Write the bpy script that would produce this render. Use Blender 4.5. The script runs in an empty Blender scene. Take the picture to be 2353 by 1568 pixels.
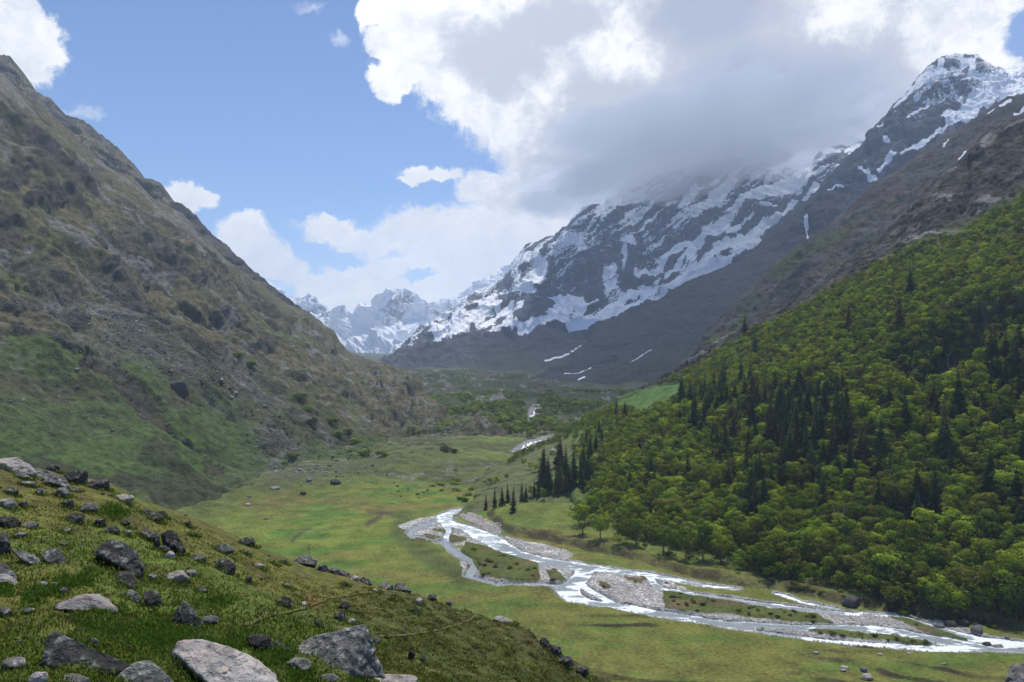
import bpy, math, random
import numpy as np
from mathutils import Vector
from mathutils.bvhtree import BVHTree

R = math.radians
scene = bpy.context.scene
COL = scene.collection

# ------------------------------------------------------------------ camera model
# photograph measured on a 2353 x 1568 grid; level camera, 27 mm lens
CW, CH = 2353.0, 1568.0
FPX = CW * 27.0 / 36.0
CX, CY = CW / 2, CH / 2
FLOOR = -90.0

def unproj(x, y, d):
    return np.stack([(x - CX) / FPX * d, d, (CY - y) / FPX * d], -1)

# ------------------------------------------------------------------ numpy noise
_rs = np.random.RandomState(7)
_perm = _rs.permutation(256).astype(np.int32)
_perm = np.concatenate([_perm, _perm, _perm])
_g = _rs.normal(size=(256, 3)); _g /= np.linalg.norm(_g, axis=1)[:, None]

def perlin(P):
    P = np.asarray(P, float)
    shp = P.shape[:-1]; P = P.reshape(-1, 3)
    out = np.empty(len(P))
    for s in range(0, len(P), 200000):
        p = P[s:s + 200000]
        i = np.floor(p).astype(np.int64); f = p - i
        w = f * f * f * (f * (f * 6 - 15) + 10)
        i &= 255
        r = 0
        for dx in (0, 1):
            wx = w[:, 0] if dx else 1 - w[:, 0]
            for dy in (0, 1):
                wy = w[:, 1] if dy else 1 - w[:, 1]
                for dz in (0, 1):
                    wz = w[:, 2] if dz else 1 - w[:, 2]
                    h = _perm[_perm[_perm[(i[:, 0] + dx) & 255] + ((i[:, 1] + dy) & 255)] + ((i[:, 2] + dz) & 255)]
                    g = _g[h]
                    r = r + wx * wy * wz * (g[:, 0] * (f[:, 0] - dx) + g[:, 1] * (f[:, 1] - dy) + g[:, 2] * (f[:, 2] - dz))
        out[s:s + 200000] = r
    return (out * 1.6).reshape(shp)

def fbm(P, octv=4, gain=.5, lac=2.03):
    r, a, q = 0, 1.0, np.asarray(P, float)
    for k in range(octv):
        r = r + a * perlin(q); q = q * lac + 17.3; a *= gain
    return r

def ridged(P, octv=4, gain=.5, lac=2.05):
    r, a, q, tot = 0, 1.0, np.asarray(P, float), 0
    for k in range(octv):
        r = r + a * (1 - np.abs(perlin(q)) * 1.6); tot += a; q = q * lac + 31.7; a *= gain
    return r / tot

def sstep(a, b, x):
    t = np.clip((x - a) / (b - a), 0, 1)
    return t * t * (3 - 2 * t)

def lerp(a, b, t):
    t = np.asarray(t)[..., None]
    return np.asarray(a) * (1 - t) + np.asarray(b) * t

def pl_dist(x, y, pts, ay=1.0):
    """distance (and parameter) from points to a polyline; ay stretches y"""
    best = np.full(np.shape(x), 1e9); bt = np.zeros(np.shape(x))
    for k in range(len(pts) - 1):
        x0, y0 = pts[k][0], pts[k][1] * ay; x1, y1 = pts[k + 1][0], pts[k + 1][1] * ay
        dx, dy = x1 - x0, y1 - y0
        t = np.clip(((x - x0) * dx + (y * ay - y0) * dy) / (dx * dx + dy * dy + 1e-9), 0, 1)
        d = np.hypot(x - x0 - t * dx, y * ay - y0 - t * dy)
        m = d < best
        best = np.where(m, d, best); bt = np.where(m, k + t, bt)
    return best, bt

def in_poly(x, y, poly):
    ins = np.zeros(np.shape(x), bool); n = len(poly); j = n - 1
    for i in range(n):
        xi, yi = poly[i]; xj, yj = poly[j]
        c = ((yi > y) != (yj > y)) & (x < (xj - xi) * (y - yi) / (yj - yi + 1e-12) + xi)
        ins ^= c; j = i
    return ins

# ------------------------------------------------------------------ mesh helpers
def make_mesh(name, V, F, smooth=True, mats=(), attrs=None):
    me = bpy.data.meshes.new(name)
    V = np.asarray(V, np.float32).reshape(-1, 3); F = np.asarray(F, np.int32)
    k = F.shape[1]
    me.vertices.add(len(V)); me.vertices.foreach_set('co', V.ravel())
    me.loops.add(F.size); me.loops.foreach_set('vertex_index', F.ravel())
    me.polygons.add(len(F)); me.polygons.foreach_set('loop_start', np.arange(len(F), dtype=np.int32) * k)
    me.polygons.foreach_set('loop_total', np.full(len(F), k, np.int32))
    me.polygons.foreach_set('use_smooth', np.full(len(F), smooth, bool))
    for nm, arr in (attrs or {}).items():
        arr = np.asarray(arr, np.float32)
        if arr.ndim == 2:
            if arr.shape[1] == 3: arr = np.concatenate([arr, np.ones((len(arr), 1), np.float32)], 1)
            if nm == 'lean': a = me.attributes.new(nm, 'FLOAT_VECTOR', 'POINT'); a.data.foreach_set('vector', np.ascontiguousarray(arr[:, :3]).ravel())
            else: a = me.attributes.new(nm, 'FLOAT_COLOR', 'POINT'); a.data.foreach_set('color', arr.ravel())
        else:
            a = me.attributes.new(nm, 'FLOAT', 'POINT'); a.data.foreach_set('value', arr.ravel())
    for m in mats: me.materials.append(m)
    me.update(calc_edges=True)
    return me

def tag(o, label=None, cat=None, group=None, kind=None):
    if label: o['label'] = label
    if cat: o['category'] = cat
    if group: o['group'] = group
    if kind: o['kind'] = kind
    return o

def link(name, me, parent=None, loc=None):
    o = bpy.data.objects.new(name, me); COL.objects.link(o)
    if parent: o.parent = parent
    if loc is not None: o.location = loc
    return o

def grid_faces(nx, ny):
    """vertex (i,j) -> i*ny+j"""
    i, j = np.meshgrid(np.arange(nx - 1), np.arange(ny - 1), indexing='ij')
    a = (i * ny + j).ravel()
    return np.stack([a, a + ny, a + ny + 1, a + 1], 1)   # flipped if needed

def normals(G):
    du = np.gradient(G, axis=0); dv = np.gradient(G, axis=1)
    n = np.cross(du, dv); n /= np.linalg.norm(n, axis=-1)[..., None] + 1e-12
    # towards the camera (origin)
    s = np.sign(np.sum(n * -G, -1)); s[s == 0] = 1
    return n * s[..., None]

def smooth1(a, n):
    if n <= 1: return a
    k = np.hanning(n + 2)[1:-1]; k /= k.sum()
    return np.convolve(np.pad(a, (n // 2, n - 1 - n // 2), mode='edge'), k, 'valid')

class Loft:
    """a real terrain sheet through image-measured rows that each carry their own distance"""
    def __init__(self, x0, x1, step, rows, subs, back=8, sm=25, backdrop=1.0, jag=0, jw=22.0):
        xs = np.arange(x0, x1 + .1, step); nx = len(xs)
        Y, I = [], []
        for pts in rows:
            px = [p[0] for p in pts]
            Y.append(np.interp(xs, px, [p[1] for p in pts]))
            I.append(smooth1(np.interp(xs, px, [1.0 / p[2] for p in pts]), sm))
        if jag:
            q = np.stack([xs / jw, xs * 0 + x0 * .37, xs * 0 + .5], -1)
            Y[0] = Y[0] - jag * (ridged(q, 5, .6) - .62) * 2
        ys, iv, ts = [], [], []
        for k in range(len(rows) - 1):
            for j in range(subs[k]):
                t = j / subs[k]
                ys.append(Y[k] * (1 - t) + Y[k + 1] * t); iv.append(I[k] * (1 - t) + I[k + 1] * t); ts.append(k + t)
        ys.append(Y[-1]); iv.append(I[-1]); ts.append(len(rows) - 1.0)
        self.px = np.repeat(xs[:, None], len(ys), 1); self.py = np.stack(ys, 1)
        self.t = np.repeat(np.array(ts)[None], nx, 0)
        self.d = 1.0 / np.stack(iv, 1)
        self.G = unproj(self.px, self.py, self.d)
        self.N = normals(self.G)
        self.back = back; self.backdrop = backdrop
    def finish(self, disp):
        """disp along the normal; the far side is closed by a falling back slope"""
        G = self.G + self.N * disp[..., None]
        self.P = G
        B = []
        for k in range(self.back, 0, -1):
            q = G[:, 0].copy(); s = k / self.back
            dist = self.d[:, 0] * .25 * s
            q[:, 1] += dist; q[:, 2] = np.maximum(q[:, 2] - dist * (.35 + .65 * s) * self.backdrop, np.minimum(q[:, 2], -140))
            B.append(q)
        self.A = np.concatenate([np.stack(B, 1), G], 1) if B else G
        return self.A
    def pad(self, a):
        return np.concatenate([np.repeat(a[:, :1], self.back, 1), a], 1)
    def build(self, name, mat, attrs, keep=None):
        nx, ny = self.A.shape[:2]
        F = grid_faces(nx, ny)
        V = self.A.reshape(-1, 3)
        a = {k: self.pad(v).reshape((nx * ny,) + v.shape[2:]) for k, v in attrs.items()}
        me = make_mesh(name, V, F, True, [mat], a)
        return link(name, me)
    def bvh(self):
        G = self.P[::2, ::2]; nx, ny = G.shape[:2]
        return BVHTree.FromPolygons(G.reshape(-1, 3).tolist(), grid_faces(nx, ny).tolist())

def ray(b, x, y):
    d = Vector(((x - CX) / FPX, 1.0, (CY - y) / FPX)); L = d.length
    h = b.ray_cast(Vector((0, 0, 0)), d.normalized())
    return h[0]

# ------------------------------------------------------------------ shader helpers
class NT:
    def __init__(self, tree):
        self.t = tree; self.n = tree.nodes; self.l = tree.links
    def new(self, typ, **kw):
        nd = self.n.new(typ)
        for k, v in kw.items(): setattr(nd, k, v)
        return nd
    def put(self, sock, v):
        if isinstance(v, bpy.types.NodeSocket): self.l.new(v, sock)
        elif v is not None:
            if isinstance(v, (tuple, list)) and len(v) == 3 and sock.type == 'RGBA': v = (*v, 1)
            sock.default_value = v
    def m(self, op, a, b=None, c=None, clamp=False):
        nd = self.new('ShaderNodeMath', operation=op, use_clamp=clamp)
        for i, v in enumerate((a, b, c)):
            if v is not None: self.put(nd.inputs[i], v)
        return nd.outputs[0]
    def v(self, op, a, b=None, out=0):
        nd = self.new('ShaderNodeVectorMath', operation=op)
        self.put(nd.inputs[0], a)
        if b is not None: self.put(nd.inputs[3 if op == 'SCALE' else 1], b)
        return nd.outputs['Value'] if op in ('LENGTH', 'DOT_PRODUCT', 'DISTANCE') else nd.outputs[0]
    def mix(self, f, a, b, typ='RGBA', blend='MIX'):
        nd = self.new('ShaderNodeMix', data_type=typ, blend_type=blend) if typ == 'RGBA' else self.new('ShaderNodeMix', data_type=typ)
        self.put(nd.inputs[0], f)
        ia, ib = (6, 7) if typ == 'RGBA' else (2, 3)
        self.put(nd.inputs[ia], a); self.put(nd.inputs[ib], b)
        return nd.outputs[2 if typ == 'RGBA' else 0]
    def noise(self, vec, scale, detail=4, rough=.55, dist=0, out='Fac', dim='3D'):
        nd = self.new('ShaderNodeTexNoise', noise_dimensions=dim)
        if vec is not None: self.put(nd.inputs['Vector'], vec)
        nd.inputs['Scale'].default_value = scale; nd.inputs['Detail'].default_value = detail
        nd.inputs['Roughness'].default_value = rough; nd.inputs['Distortion'].default_value = dist
        return nd.outputs[out]
    def vor(self, vec, scale, feature='F1', out='Distance', rand=1):
        nd = self.new('ShaderNodeTexVoronoi', feature=feature)
        if vec is not None: self.put(nd.inputs['Vector'], vec)
        nd.inputs['Scale'].default_value = scale; nd.inputs['Randomness'].default_value = rand
        return nd.outputs[out]
    def ss(self, x, a, b, lo=0.0, hi=1.0):
        nd = self.new('ShaderNodeMapRange', interpolation_type='SMOOTHSTEP')
        self.put(nd.inputs[0], x); nd.inputs[1].default_value = a; nd.inputs[2].default_value = b
        nd.inputs[3].default_value = lo; nd.inputs[4].default_value = hi
        return nd.outputs[0]
    def attr(self, name, out='Color'):
        nd = self.new('ShaderNodeAttribute'); nd.attribute_name = name
        return nd.outputs[out]
    def obj(self): return self.new('ShaderNodeTexCoord').outputs['Object']
    def pos(self): return self.new('ShaderNodeNewGeometry').outputs['Position']
    def rnd(self): return self.new('ShaderNodeObjectInfo').outputs['Random']
    def bump(self, h, strength=.5, dist=1.0):
        nd = self.new('ShaderNodeBump'); nd.inputs['Strength'].default_value = strength
        nd.inputs['Distance'].default_value = dist; self.put(nd.inputs['Height'], h)
        return nd.outputs[0]

def material(name):
    m = bpy.data.materials.new(name); m.use_nodes = True
    m.node_tree.nodes.clear()
    k = NT(m.node_tree)
    out = k.new('ShaderNodeOutputMaterial')
    return m, k, out

def principled(k, out, color, rough=.85, normal=None, spec=.25):
    p = k.new('ShaderNodeBsdfPrincipled')
    k.put(p.inputs['Base Color'], color); k.put(p.inputs['Roughness'], rough)
    k.put(p.inputs['Specular IOR Level'], spec)
    if normal is not None: k.put(p.inputs['Normal'], normal)
    k.l.new(p.outputs[0], out.inputs['Surface'])
    return p

def terrain_mat(name, s1, s2, contrast=.6, bump=.6, bdist=1.0, rough=.95):
    """vertex albedo broken up by two scales of noise, with matching bump"""
    m, k, out = material(name)
    P = k.pos()
    n1 = k.noise(P, s1, 5, .6); n2 = k.noise(P, s2, 3, .65)
    f = k.m('ADD', k.m('MULTIPLY', n1, .6), k.m('MULTIPLY', n2, .4))
    g = k.ss(f, .3, .7, 1 - contrast, 1 + contrast)
    c = k.v('SCALE', k.attr('albedo'), g)
    principled(k, out, c, rough, k.bump(f, bump, bdist), .1)
    return m

def snow_mat(name, s, contrast=.5, bdist=6.0, snowcol=(.86, .88, .92)):
    """rock albedo with snow lying where the vertex snow amount beats a fine noise"""
    m, k, out = material(name)
    P = k.pos()
    n1 = k.noise(P, s, 6, .65); n2 = k.noise(P, s * 4, 4, .7)
    f = k.m('ADD', k.m('MULTIPLY', n1, .5), k.m('MULTIPLY', n2, .5))
    c = k.v('SCALE', k.attr('albedo'), k.ss(f, .3, .7, 1 - contrast, 1 + contrast))
    sn = k.m('ADD', k.attr('snow', 'Fac'), k.m('MULTIPLY', k.m('SUBTRACT', f, .5), 1.3))
    sm = k.ss(sn, .40, .60)
    c = k.mix(sm, c, snowcol)
    principled(k, out, c, k.mix(sm, .95, .6, 'FLOAT'), k.bump(f, .8, bdist), .1)
    return m
SKY_S = .14; HAZE = 1.05e-4; EXPO = 0.0; CAP_DENSITY = .0035
# ================================================================== TERRAIN
QUICK = False
ST = 1.0
# ---- far snow peaks ------------------------------------------------
def paint_bands(px, py, bands, wob):
    s = np.zeros(px.shape)
    for pts, w in bands:
        d, _ = pl_dist(px, py, pts)
        s = np.maximum(s, sstep(1.35, .45, (d + wob * min(1.0, w / 11)) / w))
    return s

C = lambda r, g, b: np.array([r, g, b])

def z6(pts): return [(588.2 + x * .334, 523.8 + y * .334) for x, y in pts]
def z7(pts): return [(1176.4 + x * .334, 523.8 + y * .334) for x, y in pts]
def z3(pts): return [(1567.8 + x * .3516, y * .3516) for x, y in pts]

far_mat = snow_mat('far_snow_rock', .012, .5, 12)
D0 = 6500
crest = [(560, 620), (608, 644), (640, 668), (665, 684), (692, 684), (708, 674), (728, 686), (738, 700), (752, 703), (772, 720), (805, 712), (849, 709), (857, 703),
         (865, 700), (872, 683), (889, 668), (902, 660), (915, 657), (926, 660), (935, 664), (948, 668), (959, 677), (982, 694), (1006, 692), (1030, 688), (1049, 684), (1080, 664),
         (1112, 644), (1135, 632), (1159, 618), (1250, 570), (1330, 520)]
L = Loft(560, 1330, 1.3, [[(x, y, D0 + 250 * math.sin(x * .05) - (250 if 860 < x < 985 else 0)) for x, y in crest],
                         [(560, 760, 6300), (700, 745, 6150), (772, 790, 6400), (850, 765, 5900), (920, 745, 5700), (985, 770, 5900), (1060, 750, 5900), (1330, 680, 5900)],
                         [(560, 870, 5200), (1330, 870, 5000)]], [70, 60], sm=9, jag=5, jw=16)
P = L.G / 900.0
rg = ridged(P * 1.6, 6, .55)
fade = sstep(0, .25, L.t) * .8 + .2
disp = (rg - .55) * 420 * fade
L.finish(disp)
sn = .62 + .5 * (ridged(P * np.array([2.2, 1, 2.2]) + 5, 5, .6) - .6) * -1 + .25 * fbm(P * 3, 4)
peak = np.maximum(np.exp(-(((L.px - 918) / 48) ** 2 + ((L.py - 700) / 45) ** 2)), np.exp(-(((L.px - 715) / 34) ** 2 + ((L.py - 725) / 42) ** 2)))
sn = sn + .36 - .5 * peak + .22 * fbm(P * np.array([6, 3, 9]), 4, .6) + .25 * sstep(700, 800, L.py) * (1 - peak)
d, _ = pl_dist(L.px, L.py, [(1049, 688), (1002, 735), (940, 795), (905, 830)])
sn -= .25 * sstep(30, 8, d) * fbm(P * 6, 3)
L.build('far_mountains', far_mat, {'albedo': np.full(L.G.shape, 1.) * C(.19, .195, .215), 'snow': sn.clip(0, 1)})
ob = COL.objects['far_mountains']; tag(ob, 'distant hazy snow covered peaks closing the head of the valley', 'mountains', kind='structure')

# ---- central snow mountain ----------------------------------------------------
crest = [(880, 842), (899, 831), (922, 811), (942, 791), (969, 764), (1002, 738), (1032, 714), (1056, 691), (1096, 667), (1123, 657), (1153, 637), (1176, 604), (1190, 588),
         (1215, 560), (1241, 551), (1276, 541), (1290, 525), (1304, 517), (1318, 500), (1333, 492), (1340, 478), (1354, 473), (1389, 473), (1396, 460), (1452, 440), (1500, 410), (1560, 385),
         (1620, 372), (1680, 362), (1740, 368), (1790, 386), (1830, 392), (1850, 386), (1867, 374), (1880, 352), (1890, 345), (1904, 342), (1925, 336), (1945, 338), (1965, 330), (1985, 325), (2060, 320), (2150, 330)]
L = Loft(880, 2150, 1.5, [[(x, y, 3300) for x, y in crest],
                          [(880, 844, 2500), (1000, 790, 2700), (1150, 740, 2850), (1300, 690, 2900), (1500, 620, 2950), (1700, 545, 3000), (2150, 420, 3100)],
                          [(880, 850, 2300), (1000, 850, 2350), (1300, 800, 2400), (1700, 690, 2600), (2150, 560, 2700)],
                          [(880, 960, 1900), (2150, 930, 1900)]], [130, 90, 40], sm=41, jag=5, jw=30)
P = L.G / 500.0
A = P + .25 * np.stack([fbm(P * 1.5 + k * 9, 3) for k in range(3)], -1)
fade = sstep(0, .3, L.t) * .8 + .2
rg = ridged(A * np.array([1.3, 1, .8]), 6, .55)
fine = ridged(P * 5.5, 4, .6)
low = sstep(1.3, 2.2, L.t)
disp = ((rg - .55) * 120 * (1 - .8 * low) + (fine - .6) * 16 * (1 - .75 * low)) * fade
L.finish(disp)
wob = 8 * fbm(P * 4.2 + 40, 5, .65)
bands = [(z7([(400, 665), (520, 640), (650, 600), (850, 530), (1000, 480), (1150, 400), (1300, 330), (1450, 270), (1560, 220), (1690, 105)]), 11),
         (z7([(640, 590), (800, 500), (900, 440)]), 10), (z7([(690, 340), (690, 440), (720, 540)]), 19), (z7([(900, 430), (1150, 240), (1240, 170)]), 6),
         (z7([(1080, 400), (1230, 250), (1250, 150), (1330, 70), (1460, 10)]), 12), (z7([(1300, 290), (1450, 170), (1650, 60), (1740, 10)]), 12),
         (z7([(870, 340), (1020, 270), (1060, 180), (1180, 120), (1400, 70)]), 6), (z7([(765, 320), (780, 200), (770, 120), (800, 90)]), 4.5), (z7([(780, 80), (830, 100), (760, 70)]), 11),
         (z7([(480, 530), (440, 630)]), 9), (z7([(480, 570), (590, 515)]), 5), (z7([(265, 520), (365, 540)]), 5),
         (z7([(70, 690), (200, 690), (330, 620), (400, 570)]), 12), (z7([(60, 230), (200, 250), (190, 330), (110, 430)]), 17), (z7([(20, 300), (60, 380), (0, 430)]), 11),
         (z7([(470, 130), (490, 180)]), 8), (z7([(0, 640), (80, 560)]), 7), (z7([(0, 690), (40, 660)]), 4),
         (z7([(230, 915), (360, 880), (520, 788)]), 2.2), (z7([(360, 1003), (460, 995), (540, 955)]), 2.2), (z7([(455, 1045), (500, 1025)]), 2.5),
         (z6([(1040, 880), (1130, 800), (1160, 770)]), 3.5), (z6([(1230, 800), (1300, 730), (1400, 690), (1420, 600), (1450, 510)]), 8),
         (z6([(1330, 745), (1500, 680), (1560, 580), (1640, 520)]), 15), (z6([(1560, 680), (1650, 640), (1760, 560)]), 10), (z6([(1630, 440), (1650, 480)]), 7), (z6([(1580, 745), (1690, 690), (1760, 650)]), 7),
         (z3([(150, 1550), (300, 1440), (400, 1320), (560, 1260), (690, 1230), (760, 1170), (850, 1080)]), 14), (z3([(480, 1540), (640, 1440), (780, 1310), (880, 1210)]), 6),
         (z3([(500, 1370), (580, 1390), (650, 1370)]), 3.5), (z3([(560, 1260), (780, 1180), (920, 1050)]), 5), (z3([(70, 1430), (200, 1300), (330, 1190)]), 10), (z3([(0, 1370), (80, 1260)]), 12),
         (z3([(300, 1540), (450, 1420)]), 7), (z3([(940, 1000), (1050, 1000), (1150, 960)]), 9)]
sn = paint_bands(L.px, L.py, [(b, w_ * 1.15 if w_ > 4 else w_) for b, w_ in bands], wob)
hi = sstep(1.15, .1, L.t + .25 * fbm(P * 1.2, 3))
ca_, sa_ = math.cos(.6), math.sin(.6)
al, ac = L.px * ca_ - L.py * sa_, L.px * sa_ + L.py * ca_
streak = fbm(np.stack([al / 170 + .15 * rg, ac / 12 + 1.2 * fbm(P * 2.2, 3), al * 0 + 3.3], -1), 5, .6)
patch = .45 * hi + .12 * fbm(A * np.array([4.2, 2, 5.5]), 4, .55) + .52 * streak + .15 * (rg < .5)
sn = np.maximum(sn * (.86 + .5 * streak).clip(0, 1), (patch * sstep(1.35, .8, L.t)).clip(0, .62))
alb = lerp(C(.10, .105, .125), C(.06, .063, .072), sstep(.9, 1.4, L.t))
alb = lerp(alb, C(.055, .068, .04), sstep(1.7, 2.4, L.t + .3 * fbm(P * 2, 3)))
L.build('central_mountain', snow_mat('central_snow_rock', .03, .45, 7), {'albedo': alb, 'snow': sn.clip(0, 1)})
tag(COL.objects['central_mountain'], 'dark rock mountain streaked with snow gullies, its summit lost in cloud', 'mountain', kind='structure')

# ---- right snow peak and its long dark spur ----------------------------------
crest = [(1180, 885), (1230, 872), (1260, 853), (1303, 822), (1350, 784), (1393, 743), (1444, 720), (1504, 692), (1575, 648), (1644, 622), (1687, 606), (1704, 595), (1764, 541), (1821, 492), (1867, 447),
         (1905, 404), (1944, 369), (1979, 338), (2000, 320), (2014, 288), (2036, 267), (2060, 236), (2088, 207), (2109, 176), (2130, 155), (2162, 130), (2180, 122), (2194, 119), (2215, 124), (2229, 126), (2245, 128),
         (2257, 137), (2275, 150), (2299, 163), (2327, 156), (2353, 152), (2420, 175), (2520, 190), (2650, 260)]
def dz(x): return float(np.interp(x, [1180, 1500, 1800, 2000, 2200, 2650], [1750, 1950, 2150, 2300, 2450, 2300]))
L = Loft(1180, 2650, 1.6, [[(x, y, dz(x)) for x, y in crest],
                           [(1180, 888, 1700), (1500, 770, 1780), (1800, 610, 1900), (2000, 450, 2000), (2200, 300, 2080), (2353, 240, 2050), (2650, 330, 2000)],
                           [(1180, 930, 1500), (1500, 925, 1480), (1800, 900, 1450), (2650, 760, 1500)]], [130, 110], sm=31, jag=3, jw=20)
P = L.G / 400.0
A = P + .2 * np.stack([fbm(P * 1.7 + k * 9, 3) for k in range(3)], -1)
fade = sstep(0, .25, L.t) * .75 + .25
up = sstep(1700, 2000, L.px)
rg = ridged(A * np.array([1.5, 1.2, .7]), 6, .55); fine = ridged(P * 6, 4, .6)
disp = ((rg - .55) * (22 + 75 * up) + (fine - .6) * (4 + 12 * up)) * fade
L.finish(disp)
wob = 8 * fbm(P * 4 + 11, 5, .65)
bands = [(z3([(1290, 1110), (1400, 1030), (1560, 960), (1650, 910), (1750, 830), (1830, 730)]), 8), (z3([(1750, 800), (1850, 730), (1950, 640), (2050, 590), (2250, 500)]), 19),
         (z3([(1850, 760), (2000, 660), (2130, 600), (2250, 580)]), 17), (z3([(1960, 600), (2100, 500), (2240, 470)]), 14), (z3([(2080, 640), (2240, 560)]), 17), (z3([(1750, 600), (1830, 670)]), 4),
         (z3([(1770, 560), (1800, 470), (1830, 430)]), 5), (z3([(1830, 580), (1880, 500), (1900, 400), (1920, 380)]), 6), (z3([(1730, 345), (1830, 350)]), 4), (z3([(1500, 590), (1600, 540), (1680, 480), (1690, 400)]), 7),
         (z3([(1620, 470), (1540, 540)]), 6), (z3([(1690, 450), (1745, 485)]), 2.5), (z3([(1480, 800), (1600, 720), (1640, 660), (1650, 590)]), 3), (z3([(1540, 680), (1570, 640)]), 5), (z3([(1360, 760), (1420, 680), (1480, 620)]), 4),
         (z3([(1280, 880), (1330, 840)]), 4), (z3([(1380, 740), (1410, 710)]), 3), (z3([(1325, 950), (1355, 935)]), 4), (z3([(960, 1250), (1000, 1215), (1050, 1210)]), 2.2), (z3([(1160, 1130), (1220, 1130)]), 5), (z3([(1225, 1165), (1260, 1160)]), 5),
         (z3([(832, 1445), (806, 1500), (812, 1545)]), 3.2), (z3([(750, 1455), (780, 1450)]), 3), (z3([(1000, 1070), (1020, 1050)]), 2.5), (z7([(360, 1003), (460, 995), (540, 955)]), 2.0), (z7([(455, 1045), (500, 1025)]), 2.2), (z7([(820, 935), (960, 840)]), 1.2), (z7([(640, 640), (720, 600), (800, 580)]), 3)]
sn = paint_bands(L.px, L.py, bands, wob)
hi = sstep(1980, 2160, L.px) * sstep(1.1, .2, L.t)
patch = hi * (.44 + .34 * fbm(A * np.array([5, 3, 7]), 4, .55) + .12 * (rg < .5) + .32 * sstep(2210, 2290, L.px + .35 * (L.py - 200)))
patch += (1 - hi) * sstep(1.0, .2, L.t) * sstep(1750, 1950, L.px) * .35 * (fbm(P * 6, 4, .6) + .4)
sn = np.maximum(sn * .95, patch.clip(0, .6))
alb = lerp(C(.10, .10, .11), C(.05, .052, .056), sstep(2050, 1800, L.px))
alb = lerp(alb, C(.05, .062, .035), sstep(1.25, 1.8, L.t + .25 * fbm(P * 2.5, 4)))
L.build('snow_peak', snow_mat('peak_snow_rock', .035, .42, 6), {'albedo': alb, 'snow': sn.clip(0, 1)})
tag(COL.objects['snow_peak'], 'pointed snowy rock peak with a long dark spur descending to the valley', 'mountain', kind='structure')

# ---- moraine at the valley head ---------------------------------------------
crest = [(820, 850), (880, 838), (915, 842), (950, 848), (1000, 852), (1080, 849), (1110, 853), (1150, 862), (1200, 856), (1230, 868), (1300, 876), (1340, 890), (1400, 897), (1450, 890), (1500, 884), (1600, 860), (1700, 830)]
L = Loft(820, 1700, 1.6, [[(x, y, 1500) for x, y in crest], [(820, 905, 1150), (1050, 912, 1120), (1300, 918, 1090), (1700, 905, 1150)], [(820, 975, 830), (1700, 975, 830)]], [46, 30], sm=15)
P = L.G / 120.0
disp = (ridged(P * .8, 5, .55) - .6) * 26 * sstep(0, .2, L.t) + (ridged(P * 5, 4, .6) - .6) * 7
disp -= 10 * sstep(1.4, 2, L.t)
L.finish(disp)
alb = lerp(C(.045, .062, .026), C(.065, .066, .045), sstep(-.1, .35, fbm(P * 1.6, 4)))
alb = lerp(alb, C(.19, .185, .18), sstep(.3, .55, fbm(P * np.array([4, 3, 8]) + 8, 5, .65)) * .7)
d, _ = pl_dist(L.px, L.py, [(1250, 868), (1300, 872), (1340, 893)])
L.build('moraine_hills', terrain_mat('moraine', .12, .5, .55, .8, 2.0), {'albedo': alb})
tag(COL.objects['moraine_hills'], 'low bouldery moraine hills below the dark mountain foot', 'hills', kind='structure')

# ---- brown ridge on the right, behind the forest ----------------------------
crest = [(1540, 850), (1587, 818), (1610, 786), (1627, 760), (1644, 741), (1670, 712), (1697, 684), (1730, 650), (1764, 617), (1810, 583), (1856, 549), (1902, 513), (1955, 468), (2007, 425), (2078, 380), (2130, 341), (2187, 309), (2229, 278),
         (2271, 250), (2300, 234), (2317, 222), (2335, 222), (2353, 216), (2450, 190), (2620, 150)]
L = Loft(1540, 2620, 1.5, [[(x, y, float(np.interp(x, [1540, 1800, 2353, 2620], [1080, 1150, 1300, 1350]))) for x, y in crest],
                           [(1540, 880, 960), (1700, 800, 930), (1856, 700, 930), (2100, 520, 960), (2353, 340, 1010), (2620, 300, 1050)],
                           [(1540, 1010, 760), (2100, 850, 760), (2620, 640, 780)]], [110, 60], sm=25)
P = L.G / 150.0
fade = sstep(0, .2, L.t) * .8 + .2
rg = ridged(P * np.array([1.2, 1.2, .6]), 5, .55)
L.finish(((rg - .55) * 28 + (ridged(P * 6, 4, .6) - .6) * 6) * fade)
ca_, sa_ = math.cos(.75), math.sin(.75)
stk = fbm(np.stack([(L.px * ca_ - L.py * sa_) / 120, (L.px * sa_ + L.py * ca_) / 11 + fbm(P * 2, 3), L.px * 0 + 1.3], -1), 5, .6)
alb = lerp(C(.078, .056, .046), C(.06, .054, .042), sstep(-.3, .4, fbm(P * 1.3, 4)))
alb = lerp(alb, C(.115, .088, .07), sstep(.1, .5, stk) * .7)
alb = lerp(alb, C(.08, .095, .03), sstep(.05, .4, fbm(P * np.array([2, 2, 1]) + 3, 4)) * sstep(2150, 1750, L.px))
rock = sstep(.2, .42, fbm(P * np.array([2.2, 2.2, 1.1]) + 21, 5, .6))
alb = lerp(alb, C(.12, .112, .108), rock * .6)
alb = lerp(alb, C(.06, .07, .05), sstep(.15, .4, fbm(P * 1.9 + 50, 4)) * .6)
sn = paint_bands(L.px, L.py, [(z3([(2080, 700), (2140, 665)]), 4), (z3([(1995, 745), (2040, 715)]), 1.8), (z3([(2170, 745), (2200, 735), (2230, 715)]), 3), (z3([(1705, 960), (1765, 905)]), 1.7),
                               (z3([(1805, 1085), (1870, 1020)]), 1.3)], 5 * fbm(P * 14, 3))
L.build('brown_ridge', snow_mat('brown_ridge_ground', .08, .55, 2.5), {'albedo': alb, 'snow': sn * .95})
tag(COL.objects['brown_ridge'], 'bare brown mountain ridge with small snow patches above the forest', 'mountain', kind='structure')

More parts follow.
